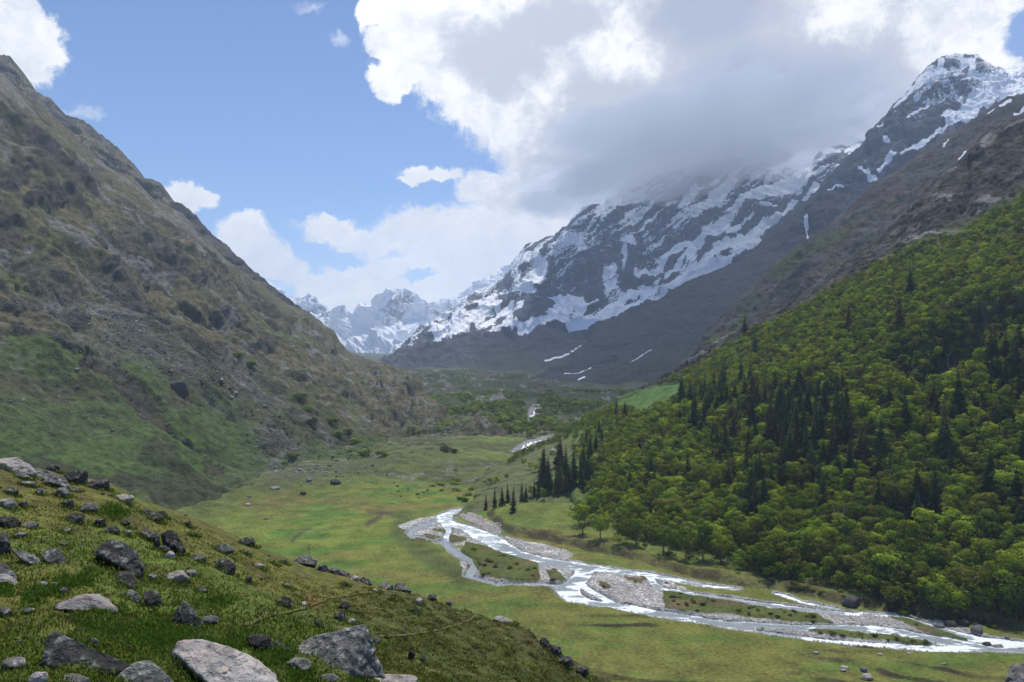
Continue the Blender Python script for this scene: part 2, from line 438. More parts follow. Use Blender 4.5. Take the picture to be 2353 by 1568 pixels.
# ---- forested slope on the right ---------------------------------------------
crest = [(1040, 1180), (1080, 1135), (1130, 1085), (1200, 1042), (1290, 1000), (1370, 948), (1430, 912), (1500, 872), (1600, 822), (1660, 780), (1700, 757), (1800, 705), (1900, 650), (1950, 600), (2018, 549), (2060, 510), (2095, 475), (2130, 435), (2165, 404), (2200, 385),
         (2229, 369), (2236, 338), (2271, 302), (2306, 281), (2353, 265), (2450, 215), (2600, 130)]
tree = [(1040, 1181), (1200, 1048), (1290, 1008), (1430, 920), (1600, 832), (1700, 770), (1800, 720), (1900, 675), (2000, 622), (2120, 565), (2230, 515), (2353, 440), (2600, 290)]
base = [(1040, 1184), (1080, 1176), (1200, 1156), (1330, 1170), (1345, 1222), (1500, 1262), (1640, 1295), (1750, 1335), (1900, 1362), (2000, 1385), (2130, 1422), (2353, 1446), (2600, 1490)]
base_f = base
def fd(y): return -FLOOR * FPX / (y - CY)
cd = lambda x: float(np.interp(x, [1040, 1130, 1200, 1290, 1430, 1600, 1800, 2100, 2353, 2600], [430, 525, 570, 600, 640, 640, 620, 590, 590, 600]))
td = lambda x: float(np.interp(x, [1040, 1130, 1200, 1290, 1430, 1600, 1800, 2100, 2353, 2600], [425, 515, 560, 590, 625, 610, 570, 520, 490, 470]))
L = Loft(1040, 2600, 2.0, [[(x, y, cd(x)) for x, y in crest], [(x, y, td(x)) for x, y in tree], [(x, y, fd(y)) for x, y in base], [(x, y + 40, fd(y + 40) * 1.02) for x, y in base]], [90, 190, 6], sm=31)
P = L.G / 60.0
fade = sstep(0, .2, L.t) * .8 + .2
rk = sstep(.1, .4, fbm(P * np.array([.9, .9, .5]) + 13, 4)) * sstep(1.15, .8, L.t)
gully, _ = pl_dist(L.px, L.py, [(2353, 760), (2250, 800), (2170, 850), (2090, 880)])
disp = (fbm(P * .35, 4) * 9 + (ridged(P * np.array([3.5, 3.5, 1.6]), 5, .55) - .6) * 4 * sstep(1.2, .8, L.t)) * fade * sstep(2.05, 1.85, L.t) + rk * 2.5 * fade + ((ridged(P * 9, 4, .6) - .6) * 2.4 + (ridged(P * 22, 3, .6) - .6) * .8) * sstep(1.1, .85, L.t)
disp -= 12 * sstep(60, 10, gully)
disp *= sstep(1045, 1100, L.px)
L.finish(disp)
slopeL = L
alb = lerp(C(.05, .055, .025), C(.085, .07, .045), sstep(-.2, .3, fbm(P * .7, 4)))
alb = lerp(alb, lerp(C(.038, .034, .032), C(.085, .075, .066), sstep(0, .45, fbm(P * np.array([5, 5, 2]) + 2, 5, .62))), sstep(1.05, .9, L.t))
alb = lerp(alb, C(.075, .09, .025), sstep(.74, .98, L.t + .16 * fbm(P * .9, 4)) * sstep(1.05, .98, L.t))
alb = lerp(alb, C(.2, .19, .18), rk * sstep(.15, .4, fbm(P * 3, 4)) * .9)
alb = lerp(alb, C(.10, .14, .03), sstep(1480, 1340, L.px))
alb = lerp(alb, C(.11, .11, .055), (sstep(1400, 1250, L.px + 60 * fbm(P * 1.5, 3))) * .8)
clearing = [(1405, 925), (1470, 890), (1560, 868), (1566, 905), (1530, 935), (1470, 945)]
alb = lerp(alb, C(.085, .15, .04), in_poly(L.px, L.py, clearing) * .9)
L.build('forest_slope', terrain_mat('forest_soil', .2, 1.2, .5, .8, 1.0), {'albedo': alb})
tag(COL.objects['forest_slope'], 'steep hillside under the forest rising to bare dark rock', 'hillside', kind='structure')
slope_bvh = L.bvh()

# ---- left mountain: hazier ridge behind --------------------------------------
crest = [(-260, 60), (-120, 90), (0, 123), (25, 127), (33, 150), (39, 172), (56, 193), (80, 208), (113, 225), (130, 243), (148, 260), (170, 268), (197, 278), (222, 300), (246, 320), (281, 355), (300, 372), (313, 387), (324, 408), (345, 415), (366, 422),
         (387, 457), (402, 464), (422, 471), (454, 499), (485, 538), (506, 553), (540, 583), (588, 627), (635, 668), (664, 690), (702, 712), (740, 740)]
L = Loft(-260, 740, 1.7, [[(x, y, float(np.interp(x, [-260, 0, 300, 740], [1350, 1400, 1500, 1620]))) for x, y in crest],
                          [(x, y + 320, float(np.interp(x, [-260, 0, 300, 740], [1080, 1130, 1300, 1500]))) for x, y in crest]], [120], sm=15, jag=4, jw=20)
P = L.G / 160.0
fade = sstep(0, .12, L.t) * .75 + .25
rg = ridged(P * np.array([.8, .8, 1.4]), 5, .55)
L.finish(((rg - .55) * 40 + (ridged(P * 5, 4, .6) - .6) * 9) * fade)
alb = lerp(C(.085, .082, .075), C(.13, .12, .08), sstep(-.2, .4, fbm(P * 1.4, 4)))
alb = lerp(alb, C(.17, .13, .10), sstep(.25, .5, fbm(P * np.array([1, 1, 3]) + 4, 4)) * .7)
L.build('rocky_ridge', terrain_mat('rocky_ridge_ground', .06, .25, .8, 1.0, 5), {'albedo': alb})
tag(COL.objects['rocky_ridge'], 'craggy grey ridge behind the left mountainside', 'mountain', kind='structure')

# ---- left mountain side ------------------------------------------------------
crest = [(-260, 20), (-120, 95), (0, 169), (20, 186), (42, 207), (95, 246), (148, 288), (197, 338), (246, 380), (299, 408), (352, 454), (415, 492), (468, 551), (530, 604), (588, 652), (635, 685), (664, 700), (702, 714), (735, 738), (768, 762), (775, 779), (795, 804), (829, 821),
         (879, 834), (909, 848), (942, 866), (956, 878), (982, 911), (1022, 951), (1089, 973), (1169, 990), (1215, 1003)]
base = [(-260, 1330), (200, 1245), (380, 1205), (450, 1192), (560, 1138), (680, 1112), (800, 1092), (930, 1064), (1050, 1040), (1180, 1014), (1215, 1006)]
cdl = lambda x: float(np.interp(x, [-260, 0, 468, 588, 702, 768, 829, 879, 956, 982, 1022, 1089, 1169, 1215], [880, 920, 1120, 1220, 1330, 1400, 1380, 1250, 1010, 915, 830, 775, 740, 713]))
mid = [(x, float(np.interp(x, [p[0] for p in crest], [p[1] for p in crest])) * .45 + float(np.interp(x, [p[0] for p in base], [p[1] for p in base])) * .55) for x in range(-260, 1216, 25)]
def mid_d(x, y):
    a = 1 / cdl(x); b = 1 / fd(float(np.interp(x, [p[0] for p in base], [p[1] for p in base])))
    return 1 / (a * .5 + b * .5)
L = Loft(-260, 1215, 1.7, [[(x, y, cdl(x)) for x, y in crest], [(x, y, mid_d(x, y)) for x, y in mid], [(x, y, fd(y)) for x, y in base], [(x, y + 30, fd(y + 30) * 1.03) for x, y in base]], [240, 300, 6], sm=31)
W = L.G
P = W / 100.0
e_t = L.t
fade = (sstep(0, .15, e_t) * .8 + .2) * sstep(2.05, 1.8, e_t)
# strata and gullies run down the fall line towards the valley (right and down)
fl = np.stack([W[..., 0] * .62 - W[..., 2] * .75, W[..., 1], W[..., 0] * .75 + W[..., 2] * .62], -1)
strk = fbm(fl / np.array([150, 60, 30.]), 5, .55)
big = fbm(P * .55, 3)
up = sstep(1.35, .75, e_t + .22 * big + .12 * strk)
crag = sstep(.16, .42, fbm(fl / np.array([120, 80, 45.]) + 7, 5, .6) + .28 * (up - .55))
# the individual outcrops seen in the photograph
wobx = 26 * fbm(P * 3, 4, .6); woby = 18 * fbm(P * 3 + 40, 4, .6)
def blob(x, y, rx, ry, ang=0):
    dx, dy = L.px + wobx - x, L.py + woby - y; ca, sa = math.cos(R(ang)), math.sin(R(ang))
    u, v = dx * ca + dy * sa, -dx * sa + dy * ca
    return sstep(1.15, .75, np.hypot(u / rx, v / ry))
outs = np.zeros(W.shape[:2])
for a in [(75, 710, 66, 17, 18), (160, 745, 36, 26, 40), (48, 775, 34, 16, 5), (145, 825, 55, 14, 38), (310, 640, 28, 10, 20), (60, 480, 22, 36, 60), (120, 470, 18, 30, 70), (330, 620, 34, 20, 30), (395, 660, 20, 16, 20), (440, 770, 25, 12, 35),
          (240, 660, 38, 10, 40), (20, 420, 25, 45, 60), (330, 570, 30, 26, 40), (560, 800, 40, 8, 30), (590, 810, 18, 18, 30), (430, 650, 22, 18, 30), (375, 590, 18, 20, 30), (510, 745, 28, 12, 35), (100, 330, 45, 16, 35), (200, 400, 30, 14, 45)]:
    outs = np.maximum(outs, blob(*a))
outs = outs * sstep(.38, .62, ridged(P * np.array([3.2, 3.2, 5]), 4, .6) + .12 * outs)
crag = np.maximum(crag * sstep(.3, .9, up + .15 * big) * .75 * (1 - .75 * sstep(520, 760, L.px)), outs)
gul, gt = pl_dist(L.px + wobx * .6, L.py + woby * .6, [(178, 848), (250, 875), (320, 925), (370, 965), (420, 1000), (470, 1045), (500, 1085)])
gl = sstep(24, 9, gul)
disp = (big * 15 + strk * 7 + (ridged(P * 1.5, 4) - .6) * 12 * up + (ridged(P * 5.5, 4, .6) - .6) * 3.2 * (.15 + up) + fbm(P * 9, 3) * .7) * fade
disp += crag * (1.2 + 5.0 * (ridged(P * np.array([5, 5, 9]), 4, .6) - .35)) * fade - gl * 5 * fade
disp += (ridged(fl / np.array([520, 170, 75.]) + 9, 4, .5) - .6) * 24 * up * fade
gul2 = ridged(fl / np.array([420, 110, 46.]) + 5, 4, .5)
disp -= sstep(.72, .95, gul2) * 7 * fade * (.3 + up)
spur, _ = pl_dist(L.px, L.py, [(700, 714), (760, 800), (830, 905), (930, 1040)])
L.finish(disp)
leftL = L; base_l = base
tan = C(.108, .096, .055); olive = C(.062, .066, .030); green = C(.054, .084, .024); dark = C(.036, .039, .022); scr = C(.12, .117, .105); rockc = C(.044, .042, .040)
n1 = fbm(P * 1.1 + 3, 5, .55); n2 = fbm(fl / np.array([90, 60, 22.]) + 60, 4, .55)
alb = lerp(olive, green, sstep(-.1, .5, n1 + (e_t - 1.1) * 1.4 - .0006 * (L.px - 300)))
alb = lerp(alb, C(.078, .092, .034), sstep(1.62, 1.95, e_t + .15 * n1) * .8)
alb = lerp(alb, dark, sstep(-.02, .34, n2 + .2 * n1) * .8)
alb = lerp(alb, tan, sstep(-.25, .3, n2 * .8 + (up - .5) * .9 + .2 * n1) * sstep(.2, .6, up + .2 * n2) * .9)
# tan grass bands low on the slope to the right
for pts, w in [([(300, 470), (420, 570), (560, 690), (690, 790)], 30), ([(690, 800), (790, 890), (900, 985), (980, 1010)], 26), ([(560, 770), (640, 830), (700, 860)], 16), ([(620, 850), (720, 905), (820, 985)], 12)]:
    d, _ = pl_dist(L.px + wobx, L.py + woby, pts)
    alb = lerp(alb, tan * .95, sstep(w, w * .4, d) * .7)
# brighter green carpets
for x, y, rx, ry, a in [(90, 830, 120, 30, 12), (150, 960, 190, 36, 8), (300, 880, 90, 22, 20), (420, 1000, 80, 26, 35), (40, 610, 60, 30, 20), (230, 1060, 160, 26, 10), (640, 770, 80, 14, 32), (820, 960, 90, 10, 38)]:
    alb = lerp(alb, C(.066, .105, .026), blob(x, y, rx * 1.15, ry * 1.2, a) * .45)
# stony fields
sc = np.maximum.reduce([blob(330, 800, 160, 42, 24), blob(290, 730, 80, 26, 40), blob(560, 880, 120, 40, 30), blob(700, 1080, 120, 22, -5), blob(1000, 985, 40, 22, 40), blob(760, 1005, 70, 16, 35), blob(640, 1020, 80, 40, 20)])
scree = sc
alb = lerp(alb, scr, sc * sstep(-.1, .35, fbm(P * 5, 4, .65)) * .8)
alb = lerp(alb, rockc * (1 + .5 * n2[..., None]), crag * .9)
alb = lerp(alb, C(.05, .042, .03), gl * .9)
alb = lerp(alb, lerp(C(.05, .047, .04), C(.13, .126, .115), sstep(-.1, .3, fbm(P * 6, 4, .65))), sstep(.74, .93, gul2) * (.15 + .65 * up) * .75)
alb = lerp(alb, C(.17, .165, .16), sstep(.3, .5, fbm(fl / np.array([60, 40, 18.]) + 90, 5, .6)) * up * .6)
L.build('left_mountainside', terrain_mat('left_slope_ground', .16, .6, .6, .9, 2.0), {'albedo': alb})
tag(COL.objects['left_mountainside'], 'steep left mountainside of tan grass, crags and green lower slopes', 'mountain', kind='structure')
left_bvh = L.bvh()
# ================================================================== VALLEY FLOOR AND RIVER
O2, O3, O4 = (551.5, 1038.6), (1103.0, 1038.6), (1727.7, 1038.6)
def zz(o, pts): return [(o[0] + p[0] / 2.9617, o[1] + p[1] / 2.9617) + tuple(p[2:]) for p in pts]
# braids: points (x, y, half height in px of the 2353 grid)
main = [(1100, 1166, 2.5), (1075, 1172, 4), (1045, 1176, 5), (1018, 1188, 6), (1032, 1203, 6), (1066, 1210, 6), (1100, 1224, 8), (1135, 1242, 12), (1152, 1254, 12), (1190, 1273, 8), (1240, 1285, 8), (1290, 1295, 9), (1330, 1302, 11), (1346, 1306, 10)]
brA = [(1346, 1306, 10), (1336, 1322, 10), (1322, 1338, 11), (1304, 1352, 14), (1319, 1370, 12), (1356, 1383, 8), (1407, 1390, 7), (1458, 1398, 8), (1508, 1408, 8), (1576, 1418, 8), (1643, 1429, 8), (1728, 1441, 7)]
brB = [(1346, 1303, 7), (1407, 1309, 5), (1458, 1315, 4), (1508, 1320, 4), (1559, 1331, 3.2), (1609, 1341, 2.6), (1660, 1346, 1.6), (1700, 1352, 1.2)]
brC = [(1491, 1320, 4), (1505, 1339, 4), (1528, 1352, 4), (1559, 1358, 4), (1609, 1366, 4), (1660, 1374, 5), (1728, 1384, 5), (1795, 1390, 5), (1863, 1400, 4), (1964, 1407, 2.4), (2065, 1413, 2.4), (2116, 1430, 3), (2150, 1440, 3), (2200, 1454, 5), (2251, 1467, 6), (2353, 1481, 8), (2480, 1490, 8)]
brD = [(1336, 1345, 5), (1366, 1363, 4), (1400, 1379, 4), (1424, 1388, 3)]
brE = [(1660, 1432, 5), (1728, 1432, 6), (1829, 1440, 6), (1930, 1439, 6), (1998, 1440, 6), (2065, 1450, 7), (2133, 1464, 7), (2200, 1474, 8), (2268, 1486, 7), (2302, 1488, 6), (2353, 1491, 7), (2480, 1498, 7)]
brF = [(1690, 1438, 3), (1728, 1446, 2.6), (1829, 1461, 2.8), (1930, 1474, 3.4), (2032, 1481, 5), (2133, 1486, 5), (2268, 1489, 4)]
brG = [(1010, 1194, 3), (985, 1203, 3), (955, 1212, 2.6), (940, 1222, 2.6), (955, 1233, 2.6), (984, 1238, 2.4), (1021, 1248, 3.2), (1038, 1265, 4), (1062, 1277, 4), (1085, 1286, 5), (1098, 1298, 5), (1080, 1312, 5), (1074, 1322, 4), (1109, 1335, 3), (1140, 1341, 3), (1170, 1340, 2.4), (1265, 1344, 3), (1300, 1350, 4)]
brH = [(1018, 1200, 3), (1030, 1220, 3), (1024, 1246, 3)]
brI = [(1040, 1200, 2.2), (1070, 1218, 2.2), (1110, 1240, 2.5)]
brS = [(1785, 1362, 1.4), (1819, 1370, 2), (1842, 1380, 1.6), (1897, 1391, 1.4), (1925, 1396, 1.2)]
far1 = [(1250, 1012, 2.5), (1225, 1018, 3), (1205, 1026, 4), (1192, 1034, 5), (1200, 1040, 4)]
far2 = [(1240, 948, 2), (1228, 957, 3), (1214, 968, 3.5)]
BR = [main, brA, brB, brC, brD, brE, brF, brG, brH, brI, brS, far1, far2]

gravels = [
    zz(O3, [(170, 570), (400, 612), (640, 682), (600, 745), (300, 690), (200, 640)]),
    zz(O3, [(400, 735), (560, 760), (650, 800), (655, 850), (600, 900), (500, 915), (390, 900)]),
    zz(O3, [(715, 840), (860, 795), (1130, 835), (1180, 900), (1280, 950), (1260, 1070), (1100, 1050), (950, 1010), (760, 950), (690, 890)]),
    zz(O3, [(600, 950), (690, 910), (860, 1000), (700, 1020)]),
    zz(O3, [(1180, 840), (1300, 870), (1420, 930), (1340, 950), (1230, 910)]),
    zz(O3, [(1480, 1100), (1700, 1100), (1851, 1130), (1851, 1170), (1700, 1160)]),
    zz(O3, [(1600, 1000), (1851, 1040), (1851, 1065), (1650, 1040), (1560, 1020)]),
    zz(O4, [(-20, 1015), (450, 1062), (700, 1078), (1000, 1090), (1300, 1130), (1500, 1210), (1640, 1250), (1900, 1290), (1900, 1345), (1600, 1330), (1300, 1270), (1180, 1215), (1050, 1215), (900, 1190), (700, 1180), (500, 1150), (380, 1120), (480, 1090), (300, 1068), (0, 1040)]),
    zz(O4, [(-20, 1118), (250, 1150), (560, 1165), (640, 1175), (300, 1185), (0, 1160)]),
    zz(O4, [(-20, 1190), (200, 1195), (500, 1200), (900, 1215), (1200, 1300), (1300, 1315), (950, 1300), (600, 1275), (300, 1238), (0, 1205)]),
    zz(O2, [(1080, 500), (1180, 465), (1350, 425), (1520, 385), (1560, 400), (1400, 470), (1560, 560), (1700, 600), (1760, 640), (1700, 655), (1450, 635), (1400, 570), (1250, 560), (1170, 600), (1120, 530)]),
    zz(O2, [(1500, 740), (1640, 740), (1680, 800), (1620, 850), (1560, 850), (1500, 830)]),
    zz(O2, [(1560, 440), (1640, 470), (1742, 530), (1760, 560), (1660, 500)]),
]
islands = [
    zz(O3, [(440, 830), (500, 800), (560, 860), (580, 895), (470, 890)]),
    zz(O3, [(790, 890), (860, 900), (900, 935), (850, 945)]),
    zz(O3, [(990, 850), (1140, 870), (1110, 895), (1010, 880)]), zz(O3, [(1095, 840), (1150, 855), (1150, 872), (1110, 868)]),
    zz(O3, [(1250, 950), (1420, 960), (1640, 1010), (1851, 1050), (1930, 1060), (2060, 1120), (2000, 1140), (1851, 1108), (1600, 1105), (1400, 1095), (1270, 1060)]),
    zz(O4, [(-40, 1068), (200, 1075), (450, 1100), (560, 1160), (300, 1150), (0, 1112), (-40, 1108)]),
    zz(O4, [(390, 1215), (540, 1195), (720, 1225), (880, 1240), (980, 1255), (1240, 1300), (1160, 1310), (900, 1285), (600, 1255)]),
    zz(O4, [(930, 1215), (1040, 1230), (1080, 1250), (960, 1245)]),
    zz(O4, [(890, 1120), (1080, 1150), (1250, 1195), (1480, 1260), (1490, 1285), (1380, 1270), (1150, 1220), (1000, 1160)]),
    zz(O2, [(1190, 570), (1260, 580), (1280, 620), (1210, 610)]), zz(O2, [(1260, 560), (1330, 570), (1350, 620), (1290, 615)]), zz(O2, [(1400, 560), (1540, 580), (1550, 605), (1450, 630), (1410, 600)]),
    zz(O2, [(1540, 780), (1580, 785), (1575, 808), (1540, 805)]), zz(O2, [(1320, 530), (1420, 530), (1450, 555), (1380, 555)]),
]
bank_line = [(1118, 1185), (1150, 1222), (1180, 1232), (1240, 1240), (1300, 1252), (1350, 1266), (1420, 1278), (1480, 1295), (1540, 1312), (1600, 1330), (1660, 1340), (1728, 1352), (1795, 1358), (1880, 1376), (1930, 1388), (2000, 1398), (2080, 1404), (2150, 1415), (2220, 1432), (2353, 1452), (2500, 1470)]

xs = np.arange(-420, 2900, 2.2)
ys = np.concatenate([np.array([806, 808.5, 811, 814, 818, 822, 827, 832, 838]), np.arange(844, 1150, 2.0), np.arange(1150, 1510, 1.25), np.arange(1510, 1660, 2.5), np.array([1700, 1800, 2000, 2400, 3200, 5200])])
px, py = np.meshgrid(xs, ys, indexing='ij')
d = fd(py)
G = unproj(px, py, d)
P = G / 40.0
wx = 5 * fbm(P * 1.6, 4, .6) + 2.0 * fbm(P * 8, 3, .6); wy = 2.2 * fbm(P * 1.6 + 30, 4, .6) + 1.0 * fbm(P * 8 + 9, 3, .6)
sel = (py > 935) & (py < 1515) & (px > 900)
wat = np.full(px.shape, -50.0)
qx, qy = (px + wx)[sel], (py + wy)[sel]
best = np.full(qx.shape, -50.0)
for b in BR:
    pts = [(p[0], p[1]) for p in b]
    dd, tt = pl_dist(qx, qy, pts, ay=1.9)
    k = np.clip(tt.astype(int), 0, len(b) - 2); f = tt - k
    w = np.array([p[2] for p in b])
    hw = (w[k] * (1 - f) + w[k + 1] * f) * 1.9
    best = np.maximum(best, hw - dd)
wat[sel] = best
grav = np.zeros(px.shape)
for g in gravels: grav = np.maximum(grav, in_poly(px + wx * 1.3 + 3 * fbm(P * 20, 2), py + wy * 1.3, g))
grav = np.maximum(grav, sstep(-9, -5, wat) * (px > 900))
grav = np.where((py < 1160) & (py > 1060), grav, grav)
isl = np.zeros(px.shape)
for g in islands: isl = np.maximum(isl, in_poly(px + wx * 1.5 + 3 * fbm(P * 22 + 5, 2), py + wy * 1.6, g))
isl = isl * (wat < -1)
big_island = in_poly(px + wx * .5, py + wy * .5, zz(O3, [(-95, 620), (40, 650), (220, 700), (330, 745), (400, 770), (395, 890), (200, 885), (0, 850), (-20, 800), (-60, 720), (-130, 680)]))
grav = grav * (1 - isl) * (1 - big_island)
side, sp = pl_dist(px + wx * .6, py + wy * .6, bank_line, ay=1.5)
by = np.interp(px + wx * .6, [p[0] for p in bank_line], [p[1] for p in bank_line])
above = ((py + wy * .6) < by) & (py > 1150)
terr = np.where(above & (px > 1118), sstep(0, 16, side), 0) * sstep(1110, 1150, px) * sstep(1150, 1185, py)
h = fbm(P * .7, 3) * .5 + fbm(P * 4, 3) * .12
rough_far = sstep(1130, 1085, py + 14 * fbm(P * .5, 3)) * sstep(600, 680, px)
h += rough_far * (ridged(P * .6, 4) - .5) * 5
far = sstep(1000, 940, py)
h += far * (fbm(G / 110.0, 4) * 9 + 3)
h += terr * (2.6 + 1.0 * fbm(P * 1.2, 3)) + terr * sstep(20, 120, side) * 3
h -= sstep(-5, 4, wat) * 1.0
fan_d, _ = pl_dist(px + wx * 3, py + wy * 3, base_l); fan = np.exp(-fan_d / 26) * sstep(1190, 1040, px)
h += fan * 5.0
h += isl * .6 + big_island * .9 * sstep(0, 1, isl + big_island)
h += grav * (fbm(P * 9, 3) * .22)
# terraces of the meadow at lower right: small scarps running with the river
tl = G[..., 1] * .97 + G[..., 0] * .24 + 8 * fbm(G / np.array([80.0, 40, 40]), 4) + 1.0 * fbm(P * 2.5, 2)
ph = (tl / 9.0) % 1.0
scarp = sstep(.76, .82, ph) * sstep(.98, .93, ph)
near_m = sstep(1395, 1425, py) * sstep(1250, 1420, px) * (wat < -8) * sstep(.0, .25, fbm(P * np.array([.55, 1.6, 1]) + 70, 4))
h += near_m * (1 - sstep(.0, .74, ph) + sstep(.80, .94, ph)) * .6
G[..., 2] += h
grass_a, grass_b = C(.14, .165, .034), C(.09, .165, .032)
n1 = fbm(P * np.array([.35, .9, 1]), 4); n2 = fbm(P * np.array([1.4, 3.2, 1]) + 20, 4, .6)
alb = lerp(grass_a, C(.15, .14, .04), sstep(-.1, .5, n1))
alb = lerp(alb, grass_b, sstep(.12, .38, n2) * sstep(1480, 1250, px + 120 * n1) * .9)
alb = lerp(alb, C(.12, .125, .032), sstep(1230, 1420, py + 40 * n1) * .85)
alb = lerp(alb, C(.075, .13, .024), sstep(.28, .45, n2 + .15 * n1) * .6)
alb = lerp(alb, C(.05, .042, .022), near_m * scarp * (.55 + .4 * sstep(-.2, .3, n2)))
alb = lerp(alb, C(.09, .08, .035), near_m * sstep(.15, .5, fbm(P * np.array([.6, 3, 1]) + 33, 3)) * .7)
for pts, w in [([(715, 1215), (690, 1226), (670, 1245)], 4), ([(707, 1252), (712, 1275)], 4), ([(845, 1205), (875, 1185), (860, 1195)], 8), ([(845, 1175), (900, 1182), (940, 1195)], 6)]:
    dd, _ = pl_dist(px + wx, py + wy, pts); alb = lerp(alb, C(.075, .065, .04), sstep(w, w * .4, dd) * .8)
alb = lerp(alb, lerp(C(.055, .06, .03), C(.11, .115, .04), sstep(-.1, .4, n2)), rough_far * .85)
alb = lerp(alb, C(.2, .2, .19), rough_far * sstep(.3, .5, fbm(P * 3, 4, .65)) * .8)
for x, y, rx, ry in [(800, 1108, 110, 9), (1050, 1050, 150, 14), (1130, 1052, 60, 8), (1130, 1014, 60, 10)]:
    m = sstep(1.2, .6, np.hypot((px + 3 * wx - x) / rx, (py + wy - y) / ry)); alb = lerp(alb, C(.13, .17, .04), m * .9)
alb = lerp(alb, lerp(C(.05, .064, .027), C(.105, .10, .075), sstep(0, .4, fbm(G / 40.0, 4))), far * .9)
alb = lerp(alb, lerp(C(.075, .088, .032), C(.10, .12, .035), sstep(-.2, .3, n2)), (fan * 1.4).clip(0, .9))
# left bank of the river: darker scrub
dd, _ = pl_dist(px, py, [(925, 1195), (920, 1225), (960, 1262), (1040, 1310), (1060, 1330)]); alb = lerp(alb, C(.075, .085, .03), sstep(34, 10, dd + wx) * .8)
bank = sstep(0, 3, side) * sstep(26, 10, side) * above * (px > 1118)
alb = lerp(alb, C(.115, .14, .035), terr * sstep(20, 40, side) * .8)
alb = lerp(alb, lerp(C(.06, .048, .028), C(.11, .105, .04), sstep(-.25, .3, fbm(P * 5, 4, .65))), bank * .85)
alb = lerp(alb, lerp(C(.075, .09, .025), C(.11, .075, .045), sstep(.05, .3, n2 + .3 * n1)), np.maximum(isl, big_island) * .9)
red = big_island * sstep(1318, 1332, py + wy * 2 + .03 * (px - 1150)); alb = lerp(alb, C(.15, .065, .05), red * sstep(-.3, .2, n2) * .8)
gcol = lerp(C(.30, .295, .285), C(.44, .43, .405), sstep(-.3, .4, fbm(P * 3, 4, .65)))
gcol = lerp(gcol, C(.16, .165, .175), sstep(-14, -3, wat + 5 * fbm(P * 9, 3)) * .7 * (px > 900))
alb = lerp(alb, gcol, grav)
bankrock = sstep(12, 4, pl_dist(px + wx, py + wy, [(1065, 1182), (1090, 1192), (1120, 1208), (1142, 1218)])[0]); alb = lerp(alb, C(.38, .36, .30), bankrock * .9)

m, k, out = material('valley_ground')
Ps = k.pos()
a1 = k.noise(Ps, .12, 5, .6); a2 = k.noise(Ps, .9, 4, .7)
f = k.m('ADD', k.m('MULTIPLY', a1, .4), k.m('MULTIPLY', a2, .6))
stn = k.vor(Ps, 1.3, out='Color')
sep = k.new('ShaderNodeSeparateColor'); k.l.new(stn, sep.inputs[0])
gr = k.attr('gravel', 'Fac')
sc_ = k.mix(gr, k.ss(f, .3, .7, .42, 1.55), k.m('ADD', .45, k.m('MULTIPLY', sep.outputs[0], 1.1)), 'FLOAT')
col = k.v('SCALE', k.attr('albedo'), sc_)
principled(k, out, col, .95, k.bump(k.mix(gr, f, sep.outputs[0], 'FLOAT'), .6, .5), .1)
print('TERR', near_m.max(), (near_m * scarp).max(), (near_m * scarp > .5).mean())
F = grid_faces(*px.shape)
me = make_mesh('valley_floor', G.reshape(-1, 3), F, True, [m], {'albedo': alb.reshape(-1, 3), 'gravel': grav.ravel()})
o = link('valley_floor', me); tag(o, 'flat green valley meadow with pale gravel river bars', 'meadow', kind='structure')
floorG = G; floorW = wat; floor_px, floor_py = px, py; floor_grav = grav; floor_isl = np.maximum(isl, big_island)
Gs = G[::3, ::2]
floor_bvh = BVHTree.FromPolygons(Gs.reshape(-1, 3).tolist(), grid_faces(*Gs.shape[:2]).tolist())

# water: one sheet lying in the channels
wz = FLOOR - .42 + .05 * fbm(P * 5, 2)
Wg = unproj(px, py, d); Wg[..., 2] = wz + far * 0
farsel = sstep(1000, 940, py) * 1.0
Wg[..., 2] = np.where(py < 1045, G[..., 2] + .35, Wg[..., 2])
keep = (wat > np.where(py < 1060, .5, -6)) & (px > 900)
kf = keep.ravel()[F].all(1)
foam = sstep(-.15, .35, fbm(P * np.array([2.2, 5, 1]) + 80, 4, .65)) * .7 + sstep(8, 1, wat) * .35
foam = np.maximum(foam + .03, sstep(1165, 1130, px) * .45 + (py < 1060))
gd_, _ = pl_dist(px, py, [(p[0], p[1]) for p in brG] ); sidech = sstep(14, 6, gd_) * sstep(1010, 1000, px - 200 * (py > 1225)) * (wat > -20)
foam = foam * (1 - .9 * sidech)
foam = np.maximum(foam, sstep(40, 10, np.abs(px - 1330) + 0 * py) * 0)
used = np.unique(F[kf]); remap = np.full(px.size, -1); remap[used] = np.arange(len(used))
m, k, out = material('river_water')
Ps = k.pos()
mp = k.new('ShaderNodeMapping'); k.l.new(Ps, mp.inputs[0]); mp.inputs['Scale'].default_value = (.35, .8, 1)
r1 = k.noise(mp.outputs[0], 1.1, 6, .7, .6); r2 = k.noise(Ps, 2.6, 4, .7)
fo = k.ss(k.m('ADD', k.attr('foam', 'Fac'), k.m('MULTIPLY', k.m('SUBTRACT', r1, .5), 1.8)), .30, .80)
col = k.mix(k.attr('foam', 'Fac'), (.25, .285, .30), (.52, .60, .60))
col = k.mix(fo, col, (.82, .86, .875))
principled(k, out, col, k.mix(fo, .16, .55, 'FLOAT'), k.bump(k.m('ADD', r1, k.m('MULTIPLY', r2, .6)), .9, .5), .5)
me = make_mesh('river', Wg.reshape(-1, 3)[used], remap[F[kf]], True, [m], {'foam': foam.ravel()[used]})
o = link('river', me); tag(o, 'milky white braided river winding down the valley', 'river', kind='structure')

